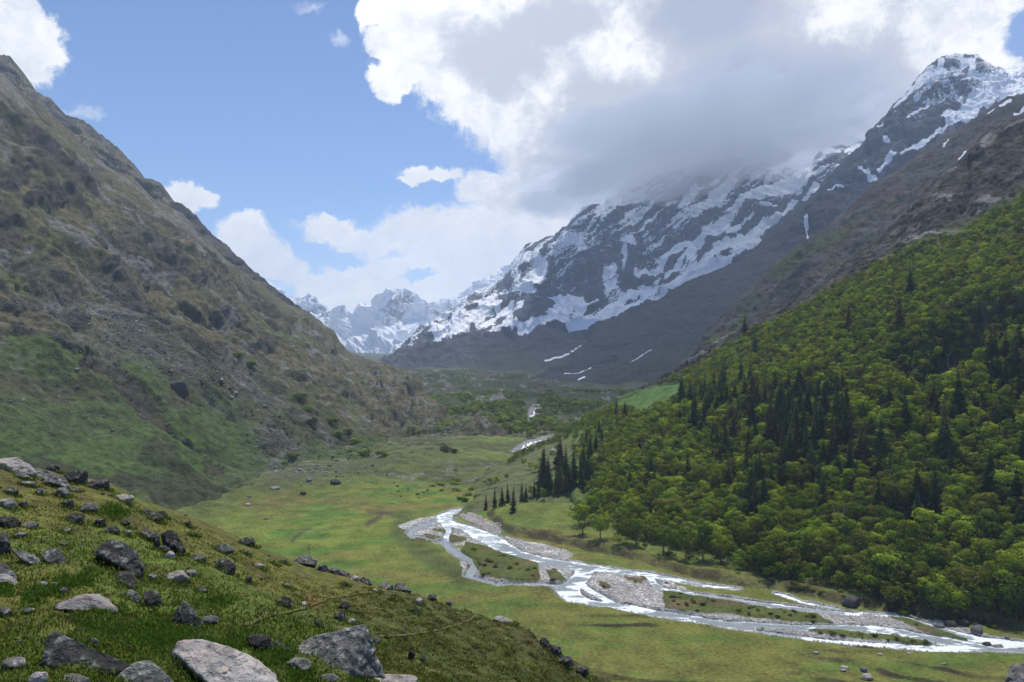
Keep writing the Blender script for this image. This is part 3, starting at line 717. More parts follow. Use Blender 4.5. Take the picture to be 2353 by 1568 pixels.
# ================================================================== NEAR HILLSIDE
sky_l = [(-500, 960), (-250, 1020), (0, 1062), (100, 1078), (200, 1100), (250, 1112), (300, 1140), (380, 1168), (470, 1200), (560, 1243), (640, 1272), (700, 1296), (780, 1316), (850, 1338), (930, 1354), (1000, 1384), (1080, 1412), (1130, 1426), (1180, 1436), (1220, 1456), (1250, 1478), (1300, 1520), (1400, 1570), (1550, 1640), (1800, 1740), (2100, 1730), (2353, 1650), (2600, 1610)]
sd = lambda x: float(np.interp(x, [-500, 0, 250, 470, 700, 930, 1180, 1300, 1400, 1800, 2100, 2353, 2600], [30, 33, 38, 46, 54, 60, 56, 48, 40, 24, 14, 9, 8]))
bd = lambda x: float(np.interp(x, [-500, 0, 400, 700, 1000, 1300, 1600, 2000, 2353, 2600], [5.4, 5.4, 5.6, 6.2, 8, 11, 11, 8, 6, 5.4]))
L = Loft(-500, 2600, 3.0, [[(x, y, sd(x)) for x, y in sky_l], [(-500, 1780, 5.4)] + [(x, 1790, bd(x)) for x in range(-400, 2601, 100)]], [330], back=10, sm=21)
W = L.G
P = W / 4.0
fade = sstep(0, .06, L.t) * .7 + .3
near = sstep(30, 8, L.d)
disp = fbm(P * .55, 4) * .45 * fade + fbm(P * 3.0, 4, .6) * .09 * (.4 + near) + fbm(P * 10, 3) * .025
tramp = ((W[..., 1] * .9 + W[..., 2] * 1.3 + W[..., 0] * .12 + 1.2 * fbm(P * .4, 3)) / 1.6) % 1.0
heath = sstep(620, 900, L.px + 120 * fbm(P * .5 + 5, 3)) * sstep(1340, 1390, L.py)
disp += heath * (ridged(P * 2.4, 3) - .6) * .30
edge = sstep(60, 15, pl_dist(L.px, L.py, [(1230, 1460), (1290, 1520), (1390, 1570)])[0])
disp += edge * (ridged(P * 1.6, 4) - .6) * .8
disp *= sstep(1750, 1450, L.px) * .9 + .1
L.finish(disp)
hillL = L
n1 = fbm(P * .5, 4); n2 = fbm(P * 2.2 + 9, 4, .6)
alb = lerp(C(.105, .105, .026), C(.085, .112, .024), sstep(-.1, .4, n1 + .3 * (L.py - 1300) / 300))
alb = lerp(alb, C(.085, .068, .03), sstep(.05, .45, n2) * .65)
alb = lerp(alb, C(.085, .115, .025), sstep(1400, 1500, L.py + 60 * n1) * .55 * (1 - heath))
alb = lerp(alb, lerp(C(.045, .05, .018), C(.08, .085, .025), sstep(-.2, .4, n2)), heath * .8)
alb = lerp(alb, C(.055, .045, .03), edge * sstep(-.1, .2, n2) * .8)
sc_red = sstep(16, 5, pl_dist(L.px + 8 * n2, L.py, [(708, 1374), (722, 1384), (735, 1380)])[0]); alb = lerp(alb, C(.17, .08, .045), sc_red * .8)
L.build('near_hillside', terrain_mat('near_turf', 1.1, 7.0, .6, 1.0, .12), {'albedo': alb})
tag(COL.objects['near_hillside'], 'grassy boulder strewn hillside in front, falling away to the valley', 'hillside', kind='structure')
hill_bvh = BVHTree.FromPolygons(L.P.reshape(-1, 3).tolist(), grid_faces(*L.P.shape[:2]).tolist())

# footpath: worn ledge crossing the hillside, two stretches
def ribbon(pts, wpx, sub=14):
    V, Fc = [], []
    pp = []
    for k in range(len(pts) - 1):
        for j in range(sub): t = j / sub; pp.append((pts[k][0] * (1 - t) + pts[k + 1][0] * t, pts[k][1] * (1 - t) + pts[k + 1][1] * t))
    pp.append(pts[-1]); n = 0
    hs = [(ray(hill_bvh, *p), p) for p in pp]
    hs = [h for h, p in hs if h is not None and h.y < 75]
    for i, h in enumerate(hs):
        a = hs[max(i - 1, 0)]; b = hs[min(i + 1, len(hs) - 1)]
        t = Vector((b.x - a.x, b.y - a.y, 0)); t = t.normalized() if t.length > 0 else Vector((1, 0, 0)); s = Vector((-t.y, t.x, 0))
        wd = wpx * (.85 + .3 * random.random())
        for q in (-1, -.33, .33, 1):
            c = h + s * (q * wd * h.y / FPX)
            hh = hill_bvh.ray_cast(Vector((c.x, c.y, h.z + 3)), Vector((0, 0, -1)))[0]
            V.append(tuple((hh if hh else c) + Vector((0, 0, .035))))
    for i in range(len(hs) - 1):
        for q in range(3): a = i * 4 + q; Fc.append((a, a + 4, a + 5, a + 1))
    return np.array(V), np.array(Fc)
random.seed(3)
V1, F1 = ribbon(zz(O2, [(0, 1190), (60, 1185), (150, 1140), (230, 1115), (350, 1095), (450, 1065), (530, 1030), (590, 1005), (700, 985), (850, 965), (990, 945)]), 4.2)
V2, F2 = ribbon(zz(O2, [(950, 1265), (1100, 1255), (1230, 1240), (1380, 1210), (1480, 1180), (1560, 1150), (1605, 1115), (1600, 1100)]), 2.8)
m, k, out = material('trodden_turf')
Ps = k.pos(); a1 = k.noise(Ps, 2.0, 5, .65)
principled(k, out, k.mix(k.ss(a1, .35, .65), (.085, .085, .03), (.145, .125, .055)), .95, k.bump(a1, .5, .05), .1)
o = link('footpath', make_mesh('footpath', np.concatenate([V1, V2]), np.concatenate([F1, F2 + len(V1)]), True, [m]))
tag(o, 'narrow trodden footpath crossing the near hillside', 'path', kind='structure')
# ================================================================== TREES AND SHRUBS
rng = np.random.RandomState(11); random.seed(11)

def leaf_mat(name, dark, light, trans, use_attr=False):
    m, k, out = material(name)
    P = k.pos()
    n = k.noise(P, .45, 3, .6)
    r = k.attr('tint', 'Fac') if use_attr else k.rnd()
    f = k.m('ADD', k.m('MULTIPLY', n, .7), k.m('SUBTRACT', k.m('MULTIPLY', r, .9), .3), clamp=True)
    c = k.mix(f, dark, light)
    r2 = k.m('FRACT', k.m('MULTIPLY', r, 7.31))
    c = k.mix(k.ss(r2, .72, .95), c, k.mix(.6, c, (.13, .10, .035)))
    r3 = k.m('FRACT', k.m('MULTIPLY', r, 23.7)); c = k.v('SCALE', c, k.ss(r3, .1, .9, .72, 1.25))
    r4 = k.m('FRACT', k.m('MULTIPLY', r, 41.3)); c = k.mix(k.ss(r4, .7, 1.0, 0, .35), c, k.v('MULTIPLY', c, (.62, .9, 1.6)))
    vt = k.new('ShaderNodeVectorTransform', vector_type='NORMAL', convert_from='OBJECT', convert_to='WORLD'); k.l.new(k.attr('lean', 'Vector'), vt.inputs[0])
    gn = k.new('ShaderNodeNewGeometry').outputs['Normal']
    nn = k.v('NORMALIZE', k.v('ADD', k.v('SCALE', k.v('NORMALIZE', vt.outputs[0]), 1.0), k.v('SCALE', gn, .3)))
    dif = k.new('ShaderNodeBsdfDiffuse'); k.put(dif.inputs[0], c); k.put(dif.inputs['Normal'], nn)
    tr = k.new('ShaderNodeBsdfTranslucent'); k.put(tr.inputs[0], k.v('MULTIPLY', c, (1.25, 1.2, .6)))
    mx = k.new('ShaderNodeMixShader'); mx.inputs[0].default_value = trans
    k.l.new(dif.outputs[0], mx.inputs[1]); k.l.new(tr.outputs[0], mx.inputs[2]); k.l.new(mx.outputs[0], out.inputs[0])
    return m
BROAD_A, BROAD_B = (.075, .122, .014), (.24, .315, .03)
CON_A, CON_B = (.016, .032, .012), (.055, .086, .028)
leafM = leaf_mat('fresh_leaves', BROAD_A, BROAD_B, .42); leafMs = leaf_mat('fresh_leaves_wood', BROAD_A, BROAD_B, .42, True)
conM = leaf_mat('fir_needles', CON_A, CON_B, .12)
m, k, out = material('bark'); P_ = k.pos(); principled(k, out, k.mix(k.noise(P_, 3, 4), (.06, .045, .035), (.16, .13, .105)), .95)
barkM = m
m, k, out = material('pale_bark'); P_ = k.pos(); principled(k, out, k.mix(k.noise(P_, 3, 4), (.16, .15, .14), (.36, .35, .33)), .95); paleBark = m

def quads(c, n, size, asp, rs, elong=None):
    """leaf quads at centres c facing n"""
    N = len(c)
    n = n / (np.linalg.norm(n, axis=1)[:, None] + 1e-9)
    r = rs.normal(size=(N, 3)) if elong is None else elong
    u = np.cross(n, r); u /= np.linalg.norm(u, axis=1)[:, None] + 1e-9
    v = np.cross(n, u)
    s = np.asarray(size)[:, None] if np.ndim(size) else size
    a, b = u * s, v * s * asp
    V = np.stack([c - a, c - b * .8, c + a, c + b], 1).reshape(-1, 3)
    return V

def broad_crown(seed, nleaf, leaf, nclump=15, spread=1.0):
    """unit tree 1 m high, crown of leaf sprays on clumps; returns quads"""
    rs = np.random.RandomState(seed)
    cl = []
    while len(cl) < nclump:
        p = rs.uniform(-1, 1, 3)
        if np.linalg.norm(p) < 1 and np.linalg.norm(p) > .35:
            z = .60 + p[2] * .32
            w = .36 * spread * (1.0 - .35 * abs(p[2] + .1)) 
            cl.append((p[0] * w * 1.08, p[1] * w * 1.08, z, rs.uniform(.065, .15)))
    cl = np.array(cl)
    idx = rs.choice(len(cl), nleaf, p=cl[:, 3] ** 2 / (cl[:, 3] ** 2).sum())
    dirs = rs.normal(size=(nleaf, 3)); dirs[:, 2] += .35; dirs /= np.linalg.norm(dirs, axis=1)[:, None]
    rad = cl[idx, 3] * rs.uniform(.80, 1.08, nleaf)
    c = cl[idx, :3] + dirs * rad[:, None] * np.array([1.1, 1.1, .8])
    n = dirs + rs.normal(size=(nleaf, 3)) * .55
    cn = dirs * .9 + (c - np.array([0, 0, .52])) * 1.2; cn /= np.linalg.norm(cn, axis=1)[:, None]
    return quads(c, n, leaf * rs.uniform(.7, 1.35, nleaf), .6, rs), cl, np.repeat(cn, 4, 0)

def tube(p0, p1, r0, r1, n=6):
    p0, p1 = np.array(p0, float), np.array(p1, float); d = p1 - p0; d /= np.linalg.norm(d) + 1e-9
    u = np.cross(d, [.3, .9, .1]); u /= np.linalg.norm(u); v = np.cross(d, u)
    V = []
    for p, r in ((p0, r0), (p1, r1)):
        for i in range(n): a = 2 * math.pi * i / n; V.append(p + (u * math.cos(a) + v * math.sin(a)) * r)
    F = [(i, (i + 1) % n, n + (i + 1) % n, n + i) for i in range(n)]
    return V, F

def trunk_mesh(name, cl=None, seed=0, r=.024, top=.7):
    rs = np.random.RandomState(seed); V, F = [], []
    def add(a, b, r0, r1):
        v, f = tube(a, b, r0, r1); o = len(V); V.extend(v); F.extend([tuple(i + o for i in q) for q in f])
    pts = [np.array([0, 0, -.06])]
    for j in range(1, 5): pts.append(np.array([rs.uniform(-.02, .02) * j, rs.uniform(-.02, .02) * j, top * j / 4]))
    for j in range(4): add(pts[j], pts[j + 1], r * (1 - j * .2), r * (1 - (j + 1) * .2))
    if cl is not None:
        for c in cl[:10]:
            s = pts[1] * .3 + pts[2] * .7 if c[2] < .6 else pts[2] * .5 + pts[3] * .5
            mid = s * .45 + c[:3] * .55 - np.array([0, 0, .03])
            add(s, mid, r * .45, r * .3); add(mid, c[:3], r * .3, r * .1)
    return make_mesh(name, np.array(V), np.array(F), True, [barkM])

def conifer_crown(seed, tiers=30, per=9, width=.15, ragged=.3):
    rs = np.random.RandomState(seed); C_, N_, S_, E_ = [], [], [], []
    for t in range(tiers):
        f = t / (tiers - 1); z = .09 + .89 * f
        rmax = width * (1 - f) ** .8 * (.75 + .5 * rs.rand()) + .008
        off = rs.rand() * 6.28
        for b in range(per):
            if rs.rand() < .12: continue
            a = off + 6.283 * b / per + rs.uniform(-.25, .25); r = rmax * rs.uniform(1 - ragged, 1.1)
            dx, dy = math.cos(a), math.sin(a); droop = rs.uniform(.15, .5)
            for q in (.35, .72):
                C_.append((dx * r * q, dy * r * q, z - droop * r * q + rs.uniform(-.008, .008)))
                N_.append((dx * droop + rs.normal() * .35, dy * droop + rs.normal() * .35, 1))
                E_.append((-dy, dx, 0)); S_.append(max(r * .38, .012))
    C_, N_, S_, E_ = map(np.array, (C_, N_, S_, E_))
    cn = C_ * np.array([9.0, 9.0, 0]) + np.array([0, 0, .55])
    return quads(C_, N_.astype(float), S_, .62, rs, E_.astype(float) + rs.normal(size=E_.shape) * .25), np.repeat(cn, 4, 0)

def qfaces(V): return np.arange(len(V)).reshape(-1, 4)

NV = 7
b_crown, b_trunk, low_V = [], [], []
for i in range(NV):
    V, cl, cn = broad_crown(100 + i, 1500, .026, 22 + i % 4 * 4, [1.0, .85, 1.15, .95, .75, 1.05, .9][i])
    b_crown.append(make_mesh('leaf_crown', V, qfaces(V), False, [leafM], {'lean': cn})); b_trunk.append(trunk_mesh('leaf_trunk', cl, i))
    V2, _, cn2 = broad_crown(100 + i, 400, .047, 22 + i % 4 * 4, [1.0, .85, 1.15, .95, .75, 1.05, .9][i]); low_V.append((V2, cn2))
c_crown, c_trunk = [], []
for i in range(5):
    V, cn = conifer_crown(300 + i, 34, 10, [.185, .165, .21, .175, .15][i], .35)
    c_crown.append(make_mesh('fir_crown', V, qfaces(V), False, [conM], {'lean': cn})); c_trunk.append(trunk_mesh('fir_trunk', None, 50 + i, .013, .95))

def tree(name, crown, trunk, loc, h, label, cat, group, sink=.0, wide=1.0):
    t = bpy.data.objects.new(name, None); COL.objects.link(t)
    t.location = loc; t.rotation_euler = (random.uniform(-.04, .04), random.uniform(-.04, .04), random.uniform(0, 6.28))
    t.scale = (h * wide * random.uniform(.88, 1.15), h * wide * random.uniform(.88, 1.15), h); t.empty_display_size = .2
    tag(t, label, cat, group)
    for nm, me in (('crown', crown), ('trunk', trunk)):
        o = bpy.data.objects.new(nm, me); COL.objects.link(o); o.parent = t
    return t

def to_px(v): return (CX + v[0] / v[1] * FPX, CY - v[2] / v[1] * FPX)

def zone(x, y, kind):
    """where on the hillside a tree stands, in words one can find"""
    if kind == 'conifer':
        if x < 1340 and y > 1050: return 'in the thin row along the lower spur above the river bend'
        if x < 1530: return 'in the small clump below the grassy clearing' if y < 1000 else 'on the spur between the bright trees'
        if y < 790: return 'standing alone high among the bright upper trees'
        if 1530 <= x < 1790: return 'in the dense dark stand in the middle of the slope' if y < 1080 else 'scattered among bright trees above the meadow edge'
        if 1790 <= x < 2080: return 'in the tall dark wall of firs right of the middle' if y < 1010 else 'in the shaded lower forest behind the river boulder'
        return 'on the far right shoulder of the forest' if y < 960 else 'in the dark lower forest at the right edge'
    return ''

# --- conifers read off the photograph: foot and height in zoomed crops
def zc(o, s, L): return [(o[0] + a / s, o[1] + b / s, h / s) for a, b, h in L]
S7 = 2.7516 / .919
o7, o8 = (1176.4, 523.8), (1764.5, 523.8)
con = zc(O3, 2.9617, [(40, 390, 110), (100, 385, 150), (150, 370, 130), (190, 345, 130), (225, 410, 180), (285, 350, 150), (310, 340, 130), (370, 300, 120), (400, 300, 130), (450, 290, 140), (480, 285, 120), (520, 285, 180), (550, 280, 180), (580, 280, 150), (610, 270, 180), (640, 255, 180), (690, 240, 240), (720, 240, 200), (760, 220, 160),
     (925, 240, 95), (1020, 300, 200), (1160, 250, 240), (1190, 300, 200), (1270, 150, 130), (1330, 250, 130), (1210, 440, 180), (1240, 380, 170), (1690, 270, 200), (1730, 400, 200), (1800, 420, 220), (1840, 520, 260)])
con += zc(o7, S7, [(870, 1260, 80), (715, 1300, 120), (780, 1300, 110), (720, 1390, 100), (600, 1440, 130), (510, 1500, 130), (575, 1530, 130), (620, 1480, 120), (540, 1550, 130), (1225, 1220, 170), (1160, 1340, 100), (1220, 1390, 110), (1090, 1410, 70), (1030, 1480, 130), (1290, 1400, 160), (1300, 1480, 180), (880, 1530, 80), (1690, 1250, 230), (1740, 1250, 230),
     (1300, 1180, 120), (1330, 1170, 150), (1400, 1200, 150), (1440, 1250, 180), (1480, 1230, 170), (1530, 1230, 190), (1500, 1300, 200), (1560, 1330, 200), (1410, 1300, 180), (1620, 1340, 150), (1720, 1400, 120), (1500, 1500, 140), (1360, 1230, 160), (1460, 1180, 130), (1510, 1160, 120), (1545, 1430, 170), (1010, 1440, 110)])
con += zc(o8, S7, [(20, 970, 100), (120, 950, 90), (170, 950, 90), (255, 580, 75), (355, 560, 50), (460, 480, 50), (590, 790, 60), (370, 960, 60), (470, 1180, 210), (515, 1180, 190), (410, 1190, 160), (680, 1130, 80), (640, 1120, 70), (840, 1250, 210), (30, 1250, 220), (100, 1250, 230), (160, 1280, 220), (220, 1300, 250), (280, 1350, 260), (330, 1400, 280), (380, 1330, 270),
     (40, 1560, 300), (200, 1560, 350), (260, 1560, 300), (320, 1560, 350), (1150, 1000, 120), (1300, 1020, 140), (1390, 960, 170), (1350, 1010, 110), (1410, 680, 90), (1460, 650, 130), (1600, 600, 150), (1710, 640, 120), (1740, 620, 100), (1220, 790, 110), (1180, 790, 90), (1540, 1080, 200), (1580, 1080, 200), (1630, 1150, 250), (1590, 1200, 200), (1720, 1220, 130), (1750, 1290, 100),
     (1420, 1300, 160), (1240, 1400, 160), (1270, 1400, 200), (1100, 1560, 200), (1400, 1470, 180), (1460, 1480, 180), (1590, 1560, 200), (1640, 1560, 180), (1720, 1560, 150), (1350, 1350, 150), (870, 1500, 90), (800, 1560, 60), (60, 1130, 150), (140, 1150, 170), (200, 1180, 180), (250, 1160, 150), (300, 1200, 170), (340, 1220, 180), (20, 1400, 220), (130, 1420, 240), (250, 1450, 250),
     (440, 1120, 150), (540, 1230, 130), (1530, 1230, 160), (1490, 1300, 150), (1680, 1380, 170), (1560, 1420, 170)])
con += zc(O4, 2.9617, [(60, 270, 280), (20, 470, 280), (90, 470, 320), (40, 250, 200), (660, 370, 110), (860, 220, 250), (940, 240, 230), (1010, 220, 200), (1080, 230, 200), (1290, 200, 150), (1620, 280, 280), (1680, 300, 250), (1810, 570, 220), (1230, 690, 200), (1180, 710, 180), (1680, 480, 150), (1780, 680, 160), (130, 300, 250), (330, 230, 180), (400, 200, 170), (1130, 600, 150), (1260, 560, 160), (1640, 420, 170), (200, 220, 180)])
con = [(x, y, h) for x, y, h in con]
taken = []
con_objs = []
ci = 0
def foot(x, y):
    p = ray(slope_bvh, x, y); q = ray(floor_bvh, x, y)
    if p is None: return q
    if q is not None and q.y < p.y: return q
    return p
for x, y, hp in con:
    p = foot(x, y)
    if p is None or p.y > 900: continue
    h = hp / FPX * p.y
    con_objs.append((p, h, x, y)); taken.append((p.x, p.y, h * .15 + 1.6))
# further firs in the dark stands between them
stands = [([(1540, 900), (1700, 880), (1790, 905), (1900, 900), (1950, 930), (1940, 1050), (1800, 1100), (1640, 1060), (1560, 990)], 56),
          ([(1770, 960), (1960, 960), (1960, 1090), (1790, 1100)], 26), ([(1500, 1010), (1800, 930), (2353, 840), (2380, 1300), (1900, 1230), (1480, 1150)], 34), ([(1650, 800), (2000, 660), (2353, 560), (2353, 820), (1900, 880), (1700, 880)], 6), ([(2270, 840), (2400, 800), (2400, 960), (2290, 950)], 14), ([(1260, 1075), (1370, 1060), (1370, 1130), (1230, 1140)], 12)]
for poly, n in stands:
    xs_, ys_ = [q[0] for q in poly], [q[1] for q in poly]; c_ = 0; g_ = 0
    while c_ < n and g_ < 3000:
        g_ += 1; x, y = random.uniform(min(xs_), max(xs_)), random.uniform(min(ys_), max(ys_))
        if not in_poly(np.array(x), np.array(y), poly): continue
        p = foot(x, y)
        if p is None or any((p.x - a) ** 2 + (p.y - b) ** 2 < 9 for a, b, _ in taken): continue
        con_objs.append((p, random.uniform(15, 22), x, y)); taken.append((p.x, p.y, 2.8)); c_ += 1
con_objs.sort(key=lambda q: -q[1] / q[0].y)
con_objs = con_objs[:298]
for p, h, x, y in con_objs:
    i = random.randrange(5)
    tree('fir_tree', c_crown[i], c_trunk[i], p, h * 1.04, 'dark green fir tree ' + zone(x, y, 'conifer'), 'fir tree', 'firs ' + zone(x, y, 'conifer'))

# --- broadleaf trees: seeded over the slope by area
G = slopeL.P; px, py, tt = slopeL.px, slopeL.py, slopeL.t
A_ = np.linalg.norm(np.cross(G[1:, :-1] - G[:-1, :-1], G[:-1, 1:] - G[:-1, :-1]), axis=-1)
cx_, cy_ = px[:-1, :-1], py[:-1, :-1]; ct = tt[:-1, :-1]
ntree = fbm(G[:-1, :-1] / 60.0 + 4, 3)
edge_t = .98 + .10 * fbm(G[:-1, :-1] / 25.0, 3)
dens = np.where((ct > edge_t) & (ct < 2.0), 1.0, 0)
dens *= np.where(cx_ < 1430, sstep(1300, 1450, cx_ - .25 * (cy_ - 1000)) * .8 + .02 + .8 * (ct < 1.07) * (cx_ > 1150), 1.0)
dens *= ~in_poly(cx_, cy_, clearing)
gd, _ = pl_dist(cx_, cy_, [(2240, 790), (2180, 830), (2120, 870), (2080, 910)]); dens *= sstep(6, 26, gd)
dens *= ~in_poly(cx_, cy_, [(1040, 1130), (1330, 1130), (1325, 1260), (1040, 1260)])
Wt = (A_ * dens).ravel(); Wt /= Wt.sum()
pick = rng.choice(len(Wt), 16000, p=Wt)
cell = {}
for (a, b, r) in taken: cell.setdefault((int(a // 6), int(b // 6)), []).append((a, b, r))
trees = []
nyc = A_.shape[1]
for q in pick:
    i, j = divmod(q, nyc); v = G[i, j] + (G[i + 1, j + 1] - G[i, j]) * rng.rand()
    t = tt[i, j]
    H = (4.8 + 8.0 * sstep(1.0, 1.9, t)) * rng.uniform(.62, 1.32)
    if px[i, j] < 1500: H *= .7
    H *= 1 - .35 * sstep(1.9, 2.0, t) * rng.rand()
    rr = H * .31
    ck = (int(v[0] // 6), int(v[1] // 6)); ok = True
    for a in (-1, 0, 1):
        for b in (-1, 0, 1):
            for (x_, y_, r_) in cell.get((ck[0] + a, ck[1] + b), ()):
                if (x_ - v[0]) ** 2 + (y_ - v[1]) ** 2 < (max(rr, r_) * .92) ** 2: ok = False; break
            if not ok: break
        if not ok: break
    if ok:
        cell.setdefault(ck, []).append((v[0], v[1], rr)); trees.append((v[0], v[1], v[2] - .3, H))
# edge trees where the photograph shows them standing on the meadow
for x, y, hp in zc(O3, 2.9617, [(700, 560, 210), (820, 590, 200), (930, 640, 80), (760, 470, 180), (1060, 640, 190), (1000, 620, 160), (1250, 700, 220), (1400, 730, 230), (1520, 740, 280), (1640, 760, 230), (1750, 800, 110), (350, 300, 80), (430, 330, 95), (60, 250, 80), (110, 240, 90), (670, 500, 160)]) + zc(O4, 2.9617, [(120, 870, 100), (200, 860, 110), (500, 900, 100), (1380, 1100, 200), (1300, 1010, 190), (1520, 1020, 260), (1700, 1100, 330), (1000, 960, 230), (880, 900, 280), (600, 880, 200), (1800, 1130, 250)]):
    p = foot(x, y)
    if p is not None: trees.append((p.x, p.y, p.z - .2, hp / FPX * p.y))
trees.sort(key=lambda t: -t[3] / t[1])
def in_frame(t):
    a, b = to_px((t[0], t[1], t[2] + t[3] * .6)); return -15 < a < 2368
vis = [t for t in trees if in_frame(t)]
def bzone(x, y):
    if x < 1345: return 'on the open spur left of the forest'
    if y > 1290 and x > 2040: return 'at the shaded forest foot beside the lower river'
    if y > 1180: return 'along the lower forest edge above the meadow'
    if x > 2040: return 'on the lower right part of the forest'
    if x > 1700: return 'in the lower middle of the forest'
    return 'on the left flank of the forest'
for t in vis[:298]:
    a, b = to_px((t[0], t[1], t[2])); i = random.randrange(NV)
    tree('birch_tree', b_crown[i], b_trunk[i], (t[0], t[1], t[2]), t[3], 'bright green broadleaf tree ' + bzone(a, b), 'tree', 'broadleaf trees ' + bzone(a, b))
rest = vis[298:] + [t for t in trees if not in_frame(t)]

def mass(name, items, mat, label, cat, extra=None):
    Vs, Ts, Ns = [], [], []
    for (x, y, z, H) in items:
        V, cn = low_V[rng.randint(NV)]; a = rng.rand() * 6.283; ca, sa = math.cos(a), math.sin(a)
        sx_ = H * rng.uniform(.9, 1.2)
        Vs.append(np.stack([(V[:, 0] * ca - V[:, 1] * sa) * sx_ + x, (V[:, 0] * sa + V[:, 1] * ca) * sx_ + y, V[:, 2] * H + z], 1))
        Ts.append(np.full(len(V), rng.rand())); Ns.append(np.stack([cn[:, 0] * ca - cn[:, 1] * sa, cn[:, 0] * sa + cn[:, 1] * ca, cn[:, 2]], 1))
    V = np.concatenate(Vs)
    o = link(name, make_mesh(name, V, qfaces(V), False, [mat], {'tint': np.concatenate(Ts), 'lean': np.concatenate(Ns)}))
    return tag(o, label, cat, kind='stuff')
mass('broadleaf_wood', rest, leafMs, 'mass of bright green broadleaf forest covering the upper right hillside', 'forest')

# --- wood on the valley floor and up to the moraine
far_items = []
fx, fy = floor_px, floor_py
cand = np.argwhere((fy > 908) & (fy < 1012) & (fx > 930) & (fx < 1480))
nf = fbm(floorG / 90.0 + 3, 4)
wt_ = np.array([floorG[i, j, 1] ** 2 * (nf[i, j] > -.28) * float(sstep(1012, 975, fy[i, j] + 60 * nf[i, j])) for i, j in cand]); wt_ /= wt_.sum()
d_toe = 0
for q in rng.choice(len(cand), 3600, p=wt_):
    i, j = cand[q]; g = floorG[i, j]
    x, y = fx[i, j], fy[i, j]
    if abs(x - 1222) < 14 + .25 * abs(y - 965) and y < 975: continue
    far_items.append((g[0] + rng.uniform(-4, 4), g[1] + rng.uniform(-6, 6), g[2] - .4, rng.uniform(5, 10)))
leafFar = leaf_mat('valley_wood_leaves', (.12, .17, .03), (.22, .29, .05), .4, True)
mass('valley_wood', far_items, leafFar, 'pale green scrub wood filling the valley floor below the moraine', 'wood')

# --- shrubs on the left mountainside and the valley floor
leafShrub = leaf_mat('shrub_leaves', (.085, .125, .022), (.19, .255, .04), .4)
darkShrub = leaf_mat('dark_shrub_leaves', (.055, .07, .022), (.11, .135, .035), .35)
sh_me, dk_me = [], []
for i in range(4):
    rs = np.random.RandomState(500 + i)
    cl = np.array([(rs.uniform(-.5, .5), rs.uniform(-.4, .4), rs.uniform(.2, .6), rs.uniform(.22, .42)) for _ in range(9)])
    n_ = 520; idx = rs.randint(9, size=n_); dd = rs.normal(size=(n_, 3)); dd[:, 2] = np.abs(dd[:, 2]) + .1; dd /= np.linalg.norm(dd, axis=1)[:, None]
    c_ = cl[idx, :3] + dd * (cl[idx, 3] * rs.uniform(.7, 1.05, n_))[:, None]; c_[:, 2] = np.maximum(c_[:, 2] - .15, .01)
    V = quads(c_, dd + rs.normal(size=(n_, 3)) * .6, .085 * rs.uniform(.6, 1.4, n_), .6, rs)
    cn = {'lean': np.repeat(dd, 4, 0)}
    sh_me.append(make_mesh('shrub_leafage', V, qfaces(V), False, [leafShrub], cn)); dk_me.append(make_mesh('scrub_leafage', V, qfaces(V), False, [darkShrub], cn))
def shrub(name, me, p, w_, h_, label, cat, group):
    o = link(name, me, None, (p.x, p.y, p.z - .08 * h_)); o.rotation_euler = (0, 0, random.uniform(0, 6.28)); o.scale = (w_, w_, h_)
    return tag(o, label, cat, group)
def lfoot(x, y):
    p = ray(left_bvh, x, y); q = ray(floor_bvh, x, y)
    if p is None or (q is not None and q.y < p.y): return q
    return p
LS = [(548, 818, 26, 'large pale green shrub, highest of the pair on the tan slope'), (574, 838, 24, 'pale green shrub just below the highest shrub on the tan slope'), (508, 877, 20, 'olive shrub on the gully rim left of the tan slope'), (531, 893, 16, 'small olive shrub below the gully rim shrub'),
      (691, 913, 28, 'bright green shrub above the lower tan grass band'), (703, 938, 20, 'shrub hanging just below the bright green shrub'), (715, 968, 22, 'dark green shrub midway down the bushy strip'), (762, 971, 30, 'broad bright shrub in the middle of the bushy strip'), (775, 995, 20, 'low shrub under the broad bright shrub'),
      (842, 1042, 30, 'rounded bright shrub at the mountain foot near the meadow'), (879, 1044, 22, 'smaller shrub right of the rounded one at the mountain foot'), (820, 1012, 20, 'shrub above the pair at the mountain foot'), (670, 1048, 24, 'shrub on the stony lower slope'), (800, 990, 18, 'dark shrub between two bright ones on the bushy strip'), (655, 1062, 18, 'small shrub at the lower end of the stony slope'),
      (1020, 1030, 24, 'wide dark bush on the meadow before the valley narrows'), (1042, 1034, 16, 'low bush right of the wide dark bush')]
for x, y, wpx, lab in LS:
    p = lfoot(x, y + 6)
    if p is None: continue
    s_ = wpx / FPX * p.y * .95
    dk = 'dark' in lab or 'olive' in lab
    shrub('shrub', (dk_me if dk else sh_me)[random.randrange(4)], p, s_, s_ * .95, lab, 'shrub', None)
